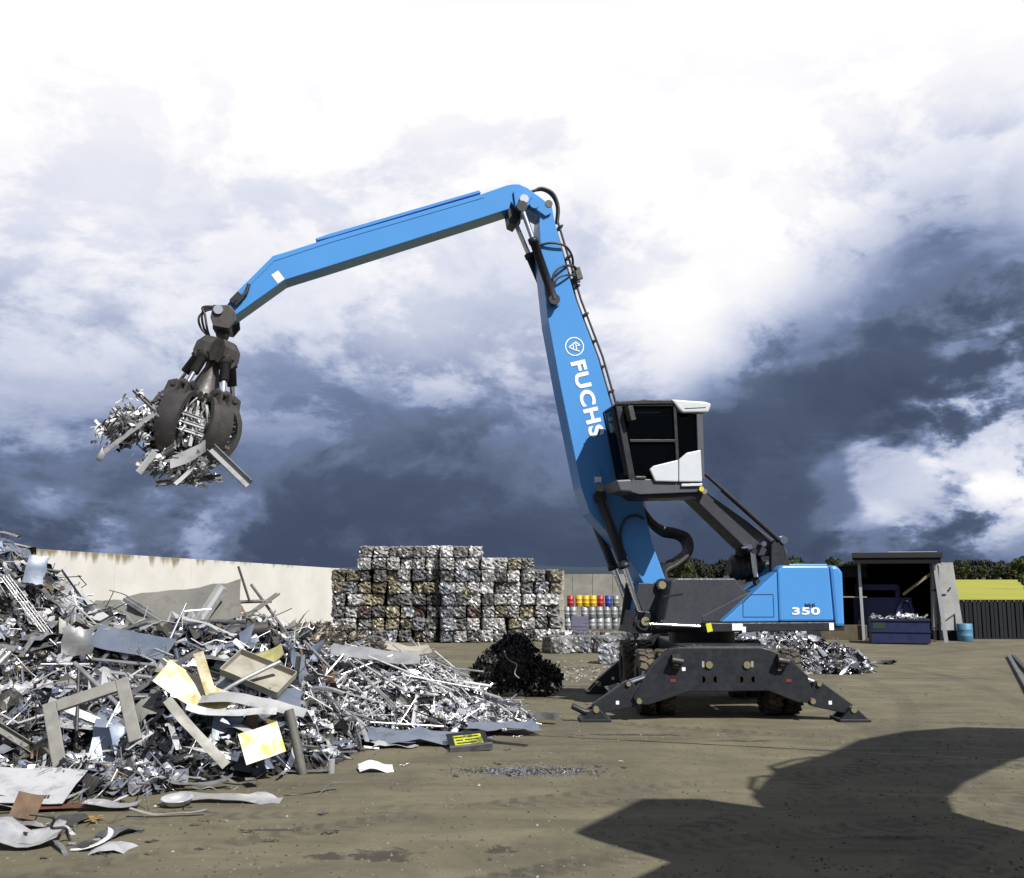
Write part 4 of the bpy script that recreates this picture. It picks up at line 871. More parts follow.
def crumpled(seed, L, W):
    rnd = random.Random(seed); nx, ny = 7, 5; vs = []; 
    for j in range(ny):
        for i in range(nx): vs.append(((i/(nx-1)-.5)*L+rnd.gauss(0, .03), (j/(ny-1)-.5)*W+rnd.gauss(0, .03), rnd.gauss(0, .07)+.12*math.sin(i*1.1+seed)))
    return MB().add(vs, [(j*nx+i, j*nx+i+1, (j+1)*nx+i+1, (j+1)*nx+i) for j in range(ny-1) for i in range(nx-1)]).mesh('crumpled_sheet')
crs = [crumpled(k, random.uniform(.4, .9), random.uniform(.3, .6)) for k in range(8)]
cw = {'alu': 'bright', 'sheet_blue': 'blue-grey', 'sheet_grey': 'dark grey', 'sheet_white': 'white', 'dark_metal': 'black', 'rust_brown': 'rusty brown'}
scatter(HA, boxA, 60, crs, ['alu', 'sheet_blue', 'sheet_blue', 'sheet_grey', 'sheet_white', 'dark_metal', 'rust_brown'], 'crumpled_sheet', {k: v+' badly crumpled sheet on the big scrap heap' for k, v in cw.items()}, 'sheet', {k: v+' crumpled sheets on the big heap' for k, v in cw.items()}, (.0, .16), .6)
longp = [pipe_mesh('long_tube', random.uniform(.9, 1.7), random.uniform(.010, .018), 8) for _ in range(5)]
scatter(HB, boxB, 46, longp, ['alu', 'sheet_white'], 'long_tube', {'alu': 'long thin shiny tube lying down the low bright heap', 'sheet_white': 'long thin white tube lying down the low bright heap'}, 'tube', {'alu': 'shiny tubes on the low heap', 'sheet_white': 'white tubes on the low heap'}, (.05, .2), yaw=R(-38))
scatter(HB, boxB, 16, longp, ['alu'], 'long_tube', 'long thin shiny tube lying across the low bright heap', 'tube', 'crosswise tubes on the low heap', (.05, .2), yaw=R(30))

# hero pieces, each set by its own place, size and turn
def hero(name, me, m, label, cat, px, py, Y, rx, ry, rz, z=None):
    p = at(px, py, Y)
    if z is not None: p = ground_at(px, py, z)
    o = inst(me, name, p, Euler((R(rx), R(ry), R(rz))), m); tag(o, label, cat); return o
def frame_thing(label, px, py, Y, w, h, bar, dep, rx, ry, rz, m):
    p = at(px, py, Y); root = empty('bent_frame', p); root.rotation_euler = (R(rx), R(ry), R(rz)); tag(root, label, 'framework')
    for (x, z, sx, sz) in ((-w/2+bar/2, 0, bar, h), (w/2-bar/2, 0, bar, h), (0, h/2-bar/2, w-2*bar-.004, bar)):
        MB().box((x, 0, z), (sx, dep, sz)).build('frame_bar', m, root, .008)
    return root
frame_thing('heavy grey three-sided steel gantry leaning on the big heap', 92, 722, 11.95, .98, .86, .15, .05, -36, -18, 18, 'frame_grey')  # a bent three-bar frame, one piece of the scrap
hero('metal_sheet', plate_mesh('sheet', 1.0, .62, .02, 0, dent=.01, nx=5), 'sheet_lime', 'white square sheet with lime yellow smears at the heap front', 'sheet', 262, 743, 12.1, 62, -16, 20).scale = (.47, .62, 1)
hero('metal_sheet', plate_mesh('sheet', 1.0, .36, .30, .2, nx=10), 'sheet_cream', 'cream and yellow stained curved sheet on the heap', 'sheet', 196, 693, 12.85, 50, 24, -8)
hero('metal_strip', plate_mesh('strip', .75, .13, .05), 'sheet_cream', 'upright cream strip with brown stains beside the curved cream sheet', 'strip', 207, 681, 12.8, 70, 70, 0)
hero('metal_strip', plate_mesh('strip', 1.35, .16, -.10, .6, nx=14), 'sheet_white', 'wavy white strip lying along the heap below the cream tray', 'strip', 252, 701, 12.65, 40, 6, -4)
hero('metal_strip', plate_mesh('strip', 1.1, .12, .10, -.6, nx=14), 'sheet_white', 'second wavy white strip under the cream sheet', 'strip', 232, 712, 12.55, 35, 4, 4)
hero('metal_sheet', plate_mesh('sheet', .62, .24, .3, .5), 'sheet_olive', 'twisted olive and yellow sheet near the heap top', 'sheet', 262, 660, 13.85, 40, -22, 10)
def tray(label, px, py, Y, L, W, h, m, rx, ry, rz):
    mb = MB(); mb.box((0, 0, 0), (L, W, .012))
    for s in (-1, 1): mb.box((0, s*(W/2+.004), h/2), (L, .010, h)); mb.box((s*(L/2+.004), 0, h/2), (.010, W-.01, h))
    o = mb.build('metal_tray', m); o.location = at(px, py, Y); o.rotation_euler = (R(rx), R(ry), R(rz)); tag(o, label, 'tray')
tray('shallow cream tray with brown muck inside on the heap', 258, 676, 13.5, .85, .5, .10, 'concrete_pale', 28, 20, -10)
hero('metal_sheet', plate_mesh('sheet', 1.75, .62, .03, 0, jag=.02, dent=.02), 'sheet_grey', 'large flat dull grey panel lying along the heap ridge', 'panel', 184, 607, 15.6, 66, -8, 3)
hero('metal_profile', channel_mesh('profile', .7, .16, .09), 'sheet_white', 'white box profile leaning up beside the grey ridge panel', 'profile', 212, 607, 15.5, 60, -58, 0)
hero('metal_sheet', plate_mesh('sheet', 1.15, .42, .05, 0), 'sheet_blue', 'pale blue flat panel on the middle of the heap', 'panel', 132, 643, 14.2, 38, 10, -6)
hero('metal_sheet', plate_mesh('sheet', .42, .40, .3, .5, dent=.10, jag=.03), 'alu_dull', 'crumpled pale panel standing in the heap with two bulges', 'panel', 79, 643, 13.9, 70, 0, 8)
hero('metal_sheet', plate_mesh('sheet', .26, .40, .1, .1, dent=.04, jag=.02), 'sheet_blue', 'upright blue-grey sheet at the summit of the big heap', 'sheet', 36, 570, 14.9, 75, 8, 14)
hero('metal_sheet', plate_mesh('sheet', .36, .30, .2, .1, dent=.05, jag=.02), 'sheet_white', 'white sheet leaning at the summit of the big heap', 'sheet', 6, 566, 15.2, 60, 30, 0)
hero('metal_sheet', plate_mesh('sheet', .42, .30, .03), 'white_shard', 'small clean white square plate on the heap slope', 'plate', 43, 671, 14.0, 55, 0, 8)
hero('metal_tube', pipe_mesh('pipe', 1.1, .10, 14), 'dark_metal', 'fat dark pipe lying on the heap under the grey ridge panel', 'pipe', 232, 632, 15.4, 0, -6, 8)
hero('metal_tube', pipe_mesh('pipe', .9, .085, 14), 'dark_metal', 'fat dark pipe lying behind the yellow scraps', 'pipe', 190, 650, 15.0, 0, 4, -6)
hero('metal_tube', pipe_mesh('pipe', .8, .055, 12), 'sheet_grey', 'short grey pole standing at the right foot of the heap', 'pole', 296, 742, 12.6, 0, 76, 0)
hero('metal_tube', pipe_mesh('pipe', .6, .02, 8), 'dark_metal', 'dark thin post sticking up from the heap top', 'post', 244, 584, 16.2, 0, 70, 0)
hero('metal_tube', pipe_mesh('pipe', 1.5, .024, 8), 'alu', 'upper of two parallel silver tubes across the middle of the heap', 'tube', 142, 664, 13.8, 0, 4, -10)
hero('metal_tube', pipe_mesh('pipe', 1.4, .024, 8), 'alu', 'lower of two parallel silver tubes across the middle of the heap', 'tube', 140, 676, 13.6, 0, 6, -10)
hero('metal_strip', plate_mesh('strip', 1.05, .12, .04), 'sheet_grey', 'flat grey bar slanting down the heap front', 'bar', 196, 733, 12.0, 50, 46, 0)
hero('metal_sheet', plate_mesh('sheet', .5, .36, .1), 'sheet_blue', 'small blue-grey triangular sheet above the lime smeared sheet', 'sheet', 232, 726, 12.8, 60, 10, 30)
hero('metal_sheet', plate_mesh('sheet', .62, .52, .05), 'dark_metal', 'dark plate propped beside the grey frame', 'plate', 22, 728, 13.0, 70, 0, 4)
hero('metal_sheet', plate_mesh('sheet', 1.0, .5, .12, dent=.05), 'alu_dull', 'dull aluminium panel at the left end of the heap front', 'panel', -8, 697, 13.4, 40, 10, 10)
# lattice ladder of rods on the summit
p = at(36, 618, 14.3); root = empty('wire_ladder', p); root.rotation_euler = (R(20), R(52), R(8)); tag(root, 'narrow silver wire mesh ladder lying down the heap', 'ladder')
for y in (-.09, -.03, .03, .09): MB().tube([(-.75, y, 0), (.75, y, 0)], .008, 6).build('rail', 'alu', root)
for k in range(16): MB().tube([(-.72+k*.096, -.1, .008), (-.72+k*.096, .1, .008)], .006, 5).build('rung', 'alu', root)
# loose pieces on the ground in front
def ghero(name, me, m, label, cat, px, py, rz, z=.03, rx=0, ry=0):
    o = inst(me, name, ground_at(px, py, z), Euler((R(rx), R(ry), R(rz))), m); tag(o, label, cat); return o
lp_ = ghero('metal_sheet', plate_mesh('sheet', 1.15, .80, .02, 0, dent=.015, nx=8), 'sheet_white', 'big pale grey sheet with a printed mark lying at the heap foot', 'sheet', 20, 785, 6, .20, 14, 2)
mk = MB()
for k in range(7): mk.box((.22+k*.03, -.30, .028), (.02, .035, .006), Euler((R(0), 0, 0)))
mk.build('printed_mark', 'dark_metal', lp_)
ghero('white_strip', plate_mesh('strip', .9, .14, .25, .3), 'sheet_white', 'curved white strip in front of the big pale sheet', 'strip', 40, 800, 4, .08, 10)
ghero('metal_sheet', plate_mesh('sheet', .75, .5, .25, .5, jag=.05, dent=.06), 'alu', 'torn bright sheet with a curled edge lying before the heap', 'sheet', 14, 834, 12, .09, 8)
ghero('flat_bar', plate_mesh('strip', .85, .13, .0, 0, dent=.0), 'rust_red', 'rusty red flat bar lying before the heap', 'bar', 62, 806, 12, .05, 4)
ghero('metal_sheet', plate_mesh('sheet', .30, .22, .1, 0, jag=.06), 'ochre', 'small ochre torn plate lying before the heap', 'plate', 84, 818, 8, .03)
ghero('metal_sheet', plate_mesh('sheet', .26, .24, .1), 'rust_brown', 'tan square plate propped on the rusty bar', 'plate', 27, 806, 0, .16, 60, 10)
ghero('metal_sheet', plate_mesh('sheet', .55, .22, .2, .3), 'alu', 'shiny curved plate on the ground before the heap', 'plate', 112, 806, 6, .04)
ghero('metal_sheet', plate_mesh('sheet', .4, .13, .1), 'sheet_white', 'small white bar at the foot of the heap', 'bar', 110, 787, -14, .03)
ghero('metal_strip', plate_mesh('strip', 1.15, .20, .03, .4, nx=14, dent=.03), 'alu', 'long flattened shiny strip lying on bare ground before the heap', 'strip', 228, 798, -3, .04, 8)
ghero('metal_strip', plate_mesh('strip', .8, .11, .3, .2, nx=14), 'alu_dull', 'dull curved strip behind the shiny flattened strip', 'strip', 196, 785, 14, .06, 6)
ghero('metal_strip', plate_mesh('strip', .75, .05, .2, .5, nx=14), 'alu', 'thin narrow strip on bare ground beside the round bowl', 'strip', 168, 815, 8, .02)
mb = MB().lathe([(0, .012), (.09, .012), (.14, .04), (.165, .085), (.172, .09), (.16, .092), (.13, .05), (.08, .022), (0, .022)], (0, 0, 0), None, 24); o = mb.build('metal_bowl', 'alu'); o.location = ground_at(177, 806, .0); o.rotation_euler = (R(6), 0, 0); tag(o, 'round shiny dented bowl on the ground before the heap', 'bowl')
# crescent shard
mb = MB(); vs = []; n = 12
for i in range(n+1):
    a_ = R(-70+150*i/n); w = .09*math.sin(math.pi*i/n)+.004; vs += [(math.cos(a_)*(.20-w/2)*1.1, math.sin(a_)*(.20-w/2), .02+.03*math.sin(a_)), (math.cos(a_)*(.20+w/2)*1.1, math.sin(a_)*(.20+w/2), .02+.06*math.sin(a_)+.02)]
m_ = len(vs); vs += [(x, y, z-.008) for x, y, z in vs]; fs = []
for i in range(n): q = 2*i; fs += [(q, q+2, q+3, q+1), (m_+q+1, m_+q+3, m_+q+2, m_+q), (q, m_+q, m_+q+2, q+2), (q+1, q+3, m_+q+3, m_+q+1)]
o = mb.add(vs, fs).build('crescent_shard', 'white_shard'); o.location = ground_at(85, 842, .03); o.rotation_euler = (0, 0, R(-35)); tag(o, 'white crescent shaped shard on the ground before the heap', 'shard')
o = inst(wire_mesh('wire', .75, .014, 31), 'bent_rod', ground_at(57, 834, .12), (0, R(38), R(70)), 'dark_metal'); tag(o, 'dark bent rod standing at the edge of the loose pieces', 'rod')
o = inst(wire_mesh('wire', .9, .007, 35), 'bent_wire', ground_at(152, 802, .05), (0, R(4), R(-20)), 'dark_metal'); tag(o, 'thin black wire curling on the ground before the heap', 'wire')
ghero('metal_sheet', plate_mesh('sheet', .42, .26, .0, .6, nx=10, dent=.02, jag=.015), 'white_shard', 'folded white sheet lying alone on bare ground', 'sheet', 376, 767, 10, .05, 10)
# small dark can, drum half, sign
mb = MB().tube([(0, 0, 0), (0, 0, .16)], .045, 14); o = mb.build('metal_can', 'alu'); o.location = ground_at(331, 773); tag(o, 'small upright shiny can at the right foot of the heap', 'can')
ghero('flat_bar', plate_mesh('strip', .55, .09, .02), 'alu_dull', 'grey flat bar on the ground beside the small can', 'bar', 308, 771, 6, .03)
mb = MB(); n = 22; vs = []; fs = []
for j, (r, h) in enumerate([(.26, 0), (.26, .62), (.235, .62), (.235, .02)]):
    for k in range(n): a_ = 2*math.pi*k/n; q = 1+.16*math.sin(3*a_+j*.3); vs.append((r*math.cos(a_)*q, r*math.sin(a_)*q*.8, h))
for j in range(3):
    for k in range(n): fs.append((j*n+k, j*n+(k+1) % n, (j+1)*n+(k+1) % n, (j+1)*n+k))
o = mb.add(vs, fs, True).build('crushed_drum', 'dark_metal'); o.location = ground_at(318, 741, .20); o.rotation_euler = (R(92), R(10), R(-28)); tag(o, 'crushed dark open drum lying on its side at the heap foot', 'drum')
sg = empty('fallen_sign', ground_at(468, 742, .09)); sg.rotation_euler = (R(20), R(-4), R(12)); tag(sg, 'black sign board with yellow lettering lying on the ground', 'sign')
sb = MB().box((0, 0, .02), (.56, .46, .03)).build('board', 'black_plate', sg, .006); MB().box((.0, -.25, .05), (.6, .05, .10)).build('board_edge', 'alu_dull', sg, .005)
MB().box((0, .0, .037), (.40, .27, .004)).build('yellow_print', 'sign_yellow', sg)
for (x, y, w) in [(-.10, .08, .14), (.09, .08, .15), (-.12, .0, .10), (.06, .0, .20), (-.03, -.08, .28)]: MB().box((x, y, .041), (w, .028, .003)).build('print_line', 'black_plate', sg)
# flat sheets in front of the low heap
for (px, py, L, W, rz, m, lb, z) in [(420, 736, 1.5, .7, 4, 'sheet_blue', 'wide blue-grey sheet lying flat before the low bright heap', .10), (365, 735, 1.5, .8, -6, 'sheet_blue', 'dented blue-grey sheet lying beside the crushed drum', .12), (502, 725, 1.15, .55, 10, 'sheet_blue', 'blue-grey sheet lying flat beside the fallen sign', .14),
                              (470, 737, .7, .3, 5, 'alu', 'bright small sheet lying against the fallen sign', .08), (395, 745, .6, .22, 12, 'sheet_white', 'white narrow sheet lying on ground before the low heap', .04), (330, 722, 1.2, .5, 8, 'alu_dull', 'dull sheet between the big heap and the low heap', .2)]:
    ghero('metal_sheet', plate_mesh('sheet', L, W, .03, .12, jag=.05, dent=.05), m, lb, 'sheet', px, py, rz, z, 5)
for (px, py, L, rz, lb) in [(505, 744, .75, -32, 'black flat bar lying on the ground beside the fallen sign'), (520, 735, .5, -20, 'short black bar lying near the blue-grey sheet')]:
    o = MB().box((0, 0, .02), (L, .07, .03)).build('flat_bar', 'dark_metal'); o.location = ground_at(px, py); o.rotation_euler.z = R(rz); tag(o, lb, 'bar')
o = inst(channel_mesh('box_profile', 1.3, .11, .10), 'box_profile', ground_at(520, 717, .10), (0, R(2), R(-14)), 'alu_dull'); tag(o, 'open ended square profile poking out of the low bright heap', 'profile')
ghero('metal_sheet', plate_mesh('sheet', 1.5, .45, .05, .2, jag=.04), 'alu', 'big bright crumpled sheet on top of the low heap', 'sheet', 375, 655, 6, 1.10, 20, 5)
ghero('metal_sheet', plate_mesh('sheet', .8, .4, .2, .2, jag=.04), 'concrete_pale', 'cream crumpled sheet on top of the low heap', 'sheet', 408, 650, 16, 1.12, 16, 5)
hero('metal_tube', pipe_mesh('pipe', 2.9, .03, 8), 'sheet_white', 'longest white rail lying across the low heap top', 'rail', 408, 674, 17.3, 0, 9, 8)
hero('metal_profile', channel_mesh('profile', 2.4, .07, .04), 'alu', 'long bright ribbed rail along the front of the low heap', 'rail', 445, 709, 16.6, 0, 1, -2)
# small litter
lit = [plate_mesh('chip', .09, .05, .2, jag=.015), plate_mesh('chip', .06, .05, .3, jag=.015), wire_mesh('chip', .16, .006, 3)]
for i in range(80):
    near = i < 50; px, py = (random.gauss(110, 110), random.uniform(785, 858)) if near else (random.uniform(330, 640), random.uniform(700, 780)); k = random.choice(['alu', 'dark_metal', 'dark_metal', 'rust_brown', 'alu_dull'])
    w_ = {'alu': 'bright', 'dark_metal': 'black', 'rust_brown': 'rusty', 'alu_dull': 'dull grey'}[k]+' scrap chip on bare ground before the '+('big heap' if near else 'low bright heap')
    o = inst(random.choice(lit), 'scrap_chip', ground_at(px, py, .012), (0, 0, random.random()*6), k); tag(o, 'tiny '+w_, 'chip', w_)
for i in range(46):                                  # larger loose scraps at the foot of the big heap
    px, py = random.uniform(-20, 330), random.uniform(768, 800) if i > 18 else random.uniform(785, 845)
    if i <= 18: px = random.uniform(-10, 120)
    k = random.choice(['alu', 'alu_dull', 'dark_metal', 'sheet_white', 'sheet_grey']); w_ = {'alu': 'bright', 'alu_dull': 'dull', 'dark_metal': 'black', 'sheet_white': 'white', 'sheet_grey': 'dark grey'}[k]
    o = inst(random.choice(strips+plates+wires), 'scrap_piece', ground_at(px, py, .05), (random.gauss(0, .12), random.gauss(0, .05), random.random()*6), k, scale=(.5, .6, .4)); tag(o, w_+' loose scrap piece fallen at the foot of the big heap', 'scrap piece', w_+' pieces at the foot of the big heap')
g_ = MB()                                           # glittering shavings spilled on the wet patch
for i in range(900):
    c = ground_at(random.gauss(530, 34), random.gauss(771, 2.6), .008); p_strip(g_, c, random.uniform(.02, .06), .012, rrot(.5), .5, 2)
g_.v = [(x, y, max(z, .004)) for x, y, z in g_.v]
tag(g_.build('spilled_shavings', 'swarf'), 'thin scatter of glittering shavings on the damp patch', 'shavings', kind='stuff')
g_ = MB()
for i in range(220):
    c = ground_at(random.uniform(545, 620), random.gauss(672, 5), .008); p_strip(g_, c, random.uniform(.04, .14), .05, rrot(.3), .3, 2)
g_.v = [(x, y, max(z, .004)) for x, y, z in g_.v]
tag(g_.build('loose_chips', 'scrap_held'), 'scatter of pale chips on the ground behind the black tangle', 'chips', kind='stuff')

gr_ = MB()
for i in range(7000):                                # grit and small stones trodden into the yard
    y = 6.5+random.random()**1.6*16; x = random.uniform(-.56, .56)*y
    if HA(x, y) > 0 or HB(x, y) > 0: continue
    q = random.uniform(.006, .02)*(1.6 if random.random() < .06 else 1); a_ = random.random()*6; vs_ = [(x+q*math.cos(a_+k*1.571)*random.uniform(.7, 1.3), y+q*math.sin(a_+k*1.571)*random.uniform(.7, 1.3), .001) for k in range(4)]+[(x, y, q*.8)]
    gr_.add(vs_, [(0, 1, 4), (1, 2, 4), (2, 3, 4), (3, 0, 4)])
mat('grit', (.1, .1, .1), .9, 0, ramp=[(0, (.06, .056, .042)), (.4, (.09, .083, .062)), (.7, (.11, .105, .085)), (.85, (.03, .028, .025)), (.985, (.22, .22, .22))])
tag(gr_.build('grit', 'grit'), 'fine grit and small stones scattered over the bare yard', 'grit', kind='stuff')
# black tangle
tg = MB()
lobes = [(-.02, 20.75, .60, .62, .50), (-.45, 20.6, .40, .40, .40), (.58, 20.7, .34, .40, .34), (.06, 20.9, .90, .36, .28), (-.1, 20.5, .3, .7, .3)]
for i in range(3600):
    cx, cy, cz, rx, rz_ = random.choice(lobes[:4]); d = Vector((random.gauss(0, 1), random.gauss(0, 1), random.gauss(0, 1))).normalized()*random.uniform(.55, 1.06)
    c = Vector((cx+d.x*rx, cy+d.y*rx*.8, max(.03, cz+d.z*rz_))); rm = Euler((random.random()*6, random.random()*6, random.random()*6)).to_matrix(); k = random.random()
    if k < .5: p_curl(tg, c, random.uniform(.03, .08), .025, rm, 1.2)
    elif k < .8: p_strip(tg, c, random.uniform(.1, .3), .03, rm, .6, 3)
    else: p_crumple(tg, c, .16, rm)
tg.v = [(x, y, max(z, .006)) for x, y, z in tg.v]
tgo = tag(tg.build('wire_tangle', 'black_wire'), 'black matted ball of wire and turnings standing on the yard', 'wire tangle')
for (cx, cy, cz, rx, rz_) in lobes[:4]:
    b = MB(); n = 12; vs = []; fs = []
    for j in range(7):
        for k in range(n):
            th_, ph = math.pi*j/6, 2*math.pi*k/n; r = rx*.82*(1+.2*noise.noise((math.cos(ph)*2+cx, math.sin(ph)*2, j))); vs.append((cx+r*math.sin(th_)*math.cos(ph), cy+r*.8*math.sin(th_)*math.sin(ph), max(.01, cz+rz_*.85*math.cos(th_))))
    fs = [(j*n+k, j*n+(k+1) % n, (j+1)*n+(k+1) % n, (j+1)*n+k) for j in range(6) for k in range(n)]; b.add(vs, fs).build('tangle_core', 'black_wire', tgo)
o = inst(wire_mesh('wire', .6, .016, 12), 'bent_rod', at(512, 664, 20.1), (0, R(58), 0), 'alu_dull'); tag(o, 'pale rod poking out of the black tangle', 'rod')

# ------------------------------------------------------------------ bales
def bale_mesh(seed, sx, sy, sz, n=7):
    rnd = random.Random(seed); mb = MB(); idx = {}; vs = []; fs = []
    def vid(i, j, k):
        if (i, j, k) not in idx:
            p = Vector(((i/n-.5)*sx, (j/n-.5)*sy, (k/n-.5)*sz)); e = sum(q in (0, n) for q in (i, j, k)); a_ = .022 if e == 1 else .016
            p += Vector((rnd.gauss(0, a_), rnd.gauss(0, a_), rnd.gauss(0, a_))); p *= (1 if e == 1 else .955 if e == 2 else .90); idx[(i, j, k)] = len(vs); vs.append(p)
        return idx[(i, j, k)]
    for a_ in range(n):
        for b_ in range(n):
            for s in (0, n):
                for q in ([(a_, b_, s), (a_+1, b_, s), (a_+1, b_+1, s), (a_, b_+1, s)], [(a_, s, b_), (a_, s, b_+1), (a_+1, s, b_+1), (a_+1, s, b_)], [(s, a_, b_), (s, a_+1, b_), (s, a_+1, b_+1), (s, a_, b_+1)]):
                    f = [vid(*x) for x in q]; fs.append(f if s else f[::-1])
    return MB().add(vs, fs).mesh('bale')
BALES = [bale_mesh(s, .50, .7, .43) for s in range(10)]
BL = {'bale_silver': 'silver', 'bale_bronze': 'bronze tinted', 'bale_dark': 'dark grey', 'bale_blue': 'blue-grey', 'bale_red': 'dull red'}
def bale(p, rz, m, where, scale=None, flip=True):
    o = inst(random.choice(BALES), 'metal_bale', p, (random.choice((0, math.pi)) if flip else 0, 0, rz), m, scale=scale); tag(o, f'{BL[m]} crushed metal bale {where}', 'bale', f'{BL[m]} bales {where}'); return o
x0 = at(331, 640, 37.3).x; CW, CH = .497, .443
cols = [(5, 1)]*1+[(6, 1)]+[(8, 1)]*8+[(7, 1)]*3+[(7, 1)]*1+[(6, 1)]*3
ORD = ['bottom', 'second', 'third', 'fourth', 'fifth', 'sixth', 'seventh', 'eighth']
tops = [6, 6, 8, 8, 8, 8, 8, 8, 8, 8, 8, 7, 7, 7, 7, 6, 6]
for i, nl in enumerate(tops):
    x = x0+CW*(i+.5); yb = 37.3 if i < 8 else 36.9+(i-8)*.15
    for k in range(nl):
        left = i < 8; r = random.random()
        if k == 2 and i in (2, 6, 10): m = 'bale_red'
        elif left: m = 'bale_bronze' if r < (.45 if k > 3 else .22) else 'bale_dark' if r < .66 else 'bale_blue' if r < .8 else 'bale_silver'
        else: m = 'bale_silver' if r < (.62 if i > 10 else .42) else 'bale_blue' if r < .74 else 'bale_dark' if r < .9 else 'bale_bronze'
        if k >= 6 and r < .7: m = 'bale_silver'
        where = f'in the {ORD[k]} course of the tall stack, '+('cream wall half' if left else 'pale block half')
        bale((x+random.gauss(0, .022), yb+.75+random.gauss(0, .07), CH*(k+.5)+.01), random.gauss(0, .06)+(R(6) if not left else 0), m, where, (random.uniform(.88, 1.06), 2.1, random.uniform(.94, 1.05)))
for row, (pxa, pxb, Y, n, nl) in enumerate([(548, 612, 32.0, 6, 1), (604, 640, 28.0, 3, 1), (560, 640, 34.5, 6, 1), (640, 700, 31.0, 4, 1), (640, 690, 34.0, 3, 2)]):
    a_, b_ = at(pxa, 640, Y).x, at(pxb, 640, Y).x
    for i in range(n):
        for k in range(nl): bale((a_+(b_-a_)*(i+.5)/n, Y+random.gauss(0, .15)+.4, .26+.5*k), random.gauss(0, .25), random.choice(['bale_silver', 'bale_dark', 'bale_dark', 'bale_blue']), 'in the low row before the kegs', (1.0, 1.0, 1.2))
for i in range(9):
    for k in range(3): bale((at(84+i*14.5, 600, 26.5).x, 26.6+random.gauss(0, .05), .27+.56*k+.02), random.gauss(0, .06), random.choice(['bale_silver', 'bale_silver', 'bale_dark']), f'in the {ORD[k]} course between the big heap and cream wall', (.80, 1, 1.27))
# pale concrete blocks beside the stack
bx_ = at(558.5, 640, 38.4).x
for k in range(7):
    o = MB().box((0, 0, 0), (.44, .6, .375)).build('concrete_block', 'concrete_pale', None, .02); o.location = (bx_+random.gauss(0, .012), 38.6, .19+k*.378); o.rotation_euler.z = random.gauss(0, .03)
    tag(o, 'pale cream concrete block piled beside the tall bale stack', 'block', 'pale blocks in the column beside the bales')
# kegs
def keg_mesh():
    mb = MB().lathe([(0, 0), (.135, 0), (.145, .015), (.145, .14), (.152, .15), (.145, .16), (.145, .29), (.152, .30), (.145, .31), (.145, .435), (.135, .45), (.125, .44), (0, .44)], (0, 0, 0), None, 18); return mb.mesh('keg')
KM = keg_mesh(); KY = 41.0
def keg(px, z, m, cname):
    o = inst(KM, 'keg', (at(px, 600, KY).x, KY+random.gauss(0, .03), z), (0, 0, random.random()*6), m); tag(o, f'{cname} steel keg stacked before the grey wall', 'keg', f'{cname} kegs'); return o
base = MB(); xa, xb = at(566, 600, KY).x, at(634, 600, KY).x
base = empty('keg_pallet', ((xa+xb)/2, KY, 0)); tag(base, 'long low timber pallet carrying the stacked kegs', 'pallet')
for k in range(3): MB().box((0, -.25+.25*k, .08), (xb-xa, .1, .15)).build('bearer', 'timber', base)
for k in range(5): MB().box((0, -.30+.15*k, .17), (xb-xa, .12, .03)).build('plank', 'timber', base)
MB().box((0, 0, .245), (xb-xa, .7, .11)).build('top_board', 'timber', base)
z0 = .302
for k in range(4): keg(592+k*7.6+random.gauss(0, .3), z0, 'keg_grey', 'grey')
for k in range(6): keg(584.5+k*7.4, z0+.452, 'keg_grey', 'grey')
for px, m, c in [(570.5, 'keg_red', 'red'), (579, 'keg_yellow', 'yellow'), (586, 'keg_yellow', 'yellow'), (593, 'keg_yellow', 'yellow'), (600.5, 'keg_red', 'red'), (608.5, 'keg_blue', 'blue'), (616, 'keg_grey', 'grey'), (626.5, 'keg_orange', 'orange')]: keg(px, z0+.904, m, c)
for px in (567, 573): keg(px, z0+.452, 'keg_grey', 'grey')
for k, px in enumerate((568, 575, 582, 624)): keg(px, z0, 'keg_grey', 'grey')
for k in range(2):
    root = empty('stacked_crate', (at(579.5, 600, 40.2).x, 40.2, .05+k*.40)); tag(root, ['violet slatted crate at the bottom of the pair by kegs', 'violet slatted crate on top of the pair by kegs'][k], 'crate')
    for j in range(3): MB().box((0, -.2, .06+.13*j), (.68, .02, .115)).build('slat', 'crate_violet', root); MB().box((0, .2, .06+.13*j), (.68, .02, .115)).build('slat', 'crate_violet', root)
    for s in (-1, 1): MB().box((s*.33, 0, .19), (.02, .378, .37)).build('end_panel', 'crate_violet', root)
    MB().box((0, 0, .02), (.64, .376, .03)).build('crate_floor', 'crate_violet', root)

# ------------------------------------------------------------------ shed, skip, fence, drum on the right
SY = 38.2; sx0, sx1 = at(861, 600, SY).x, at(936, 600, SY).x; shed = empty('open_shed', ((sx0+sx1)/2, SY, 0)); shed.rotation_euler.z = R(-19); tag(shed, 'dark open fronted shed with pale posts and flat roof', 'shed')
W = sx1-sx0; HS = 3.10; D_ = 5.0
def sp(mb, name, m, b=.01): return mb.build(name, m, shed, b)
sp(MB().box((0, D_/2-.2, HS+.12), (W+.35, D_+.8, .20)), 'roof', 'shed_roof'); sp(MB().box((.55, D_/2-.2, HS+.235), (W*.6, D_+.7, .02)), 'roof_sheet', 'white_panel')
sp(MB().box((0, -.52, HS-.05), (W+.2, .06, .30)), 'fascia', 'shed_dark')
sp(MB().box((0, D_, HS/2), (W+.2, .1, HS)), 'back_wall', 'shed_dark'); sp(MB().box((W/2+.02, D_/2+.3, HS/2), (.08, D_-.7, HS)), 'side_wall', 'shed_dark'); sp(MB().box((-W/2-.02, D_/2+.3, HS/2), (.08, D_-.7, HS)), 'side_wall', 'shed_dark')
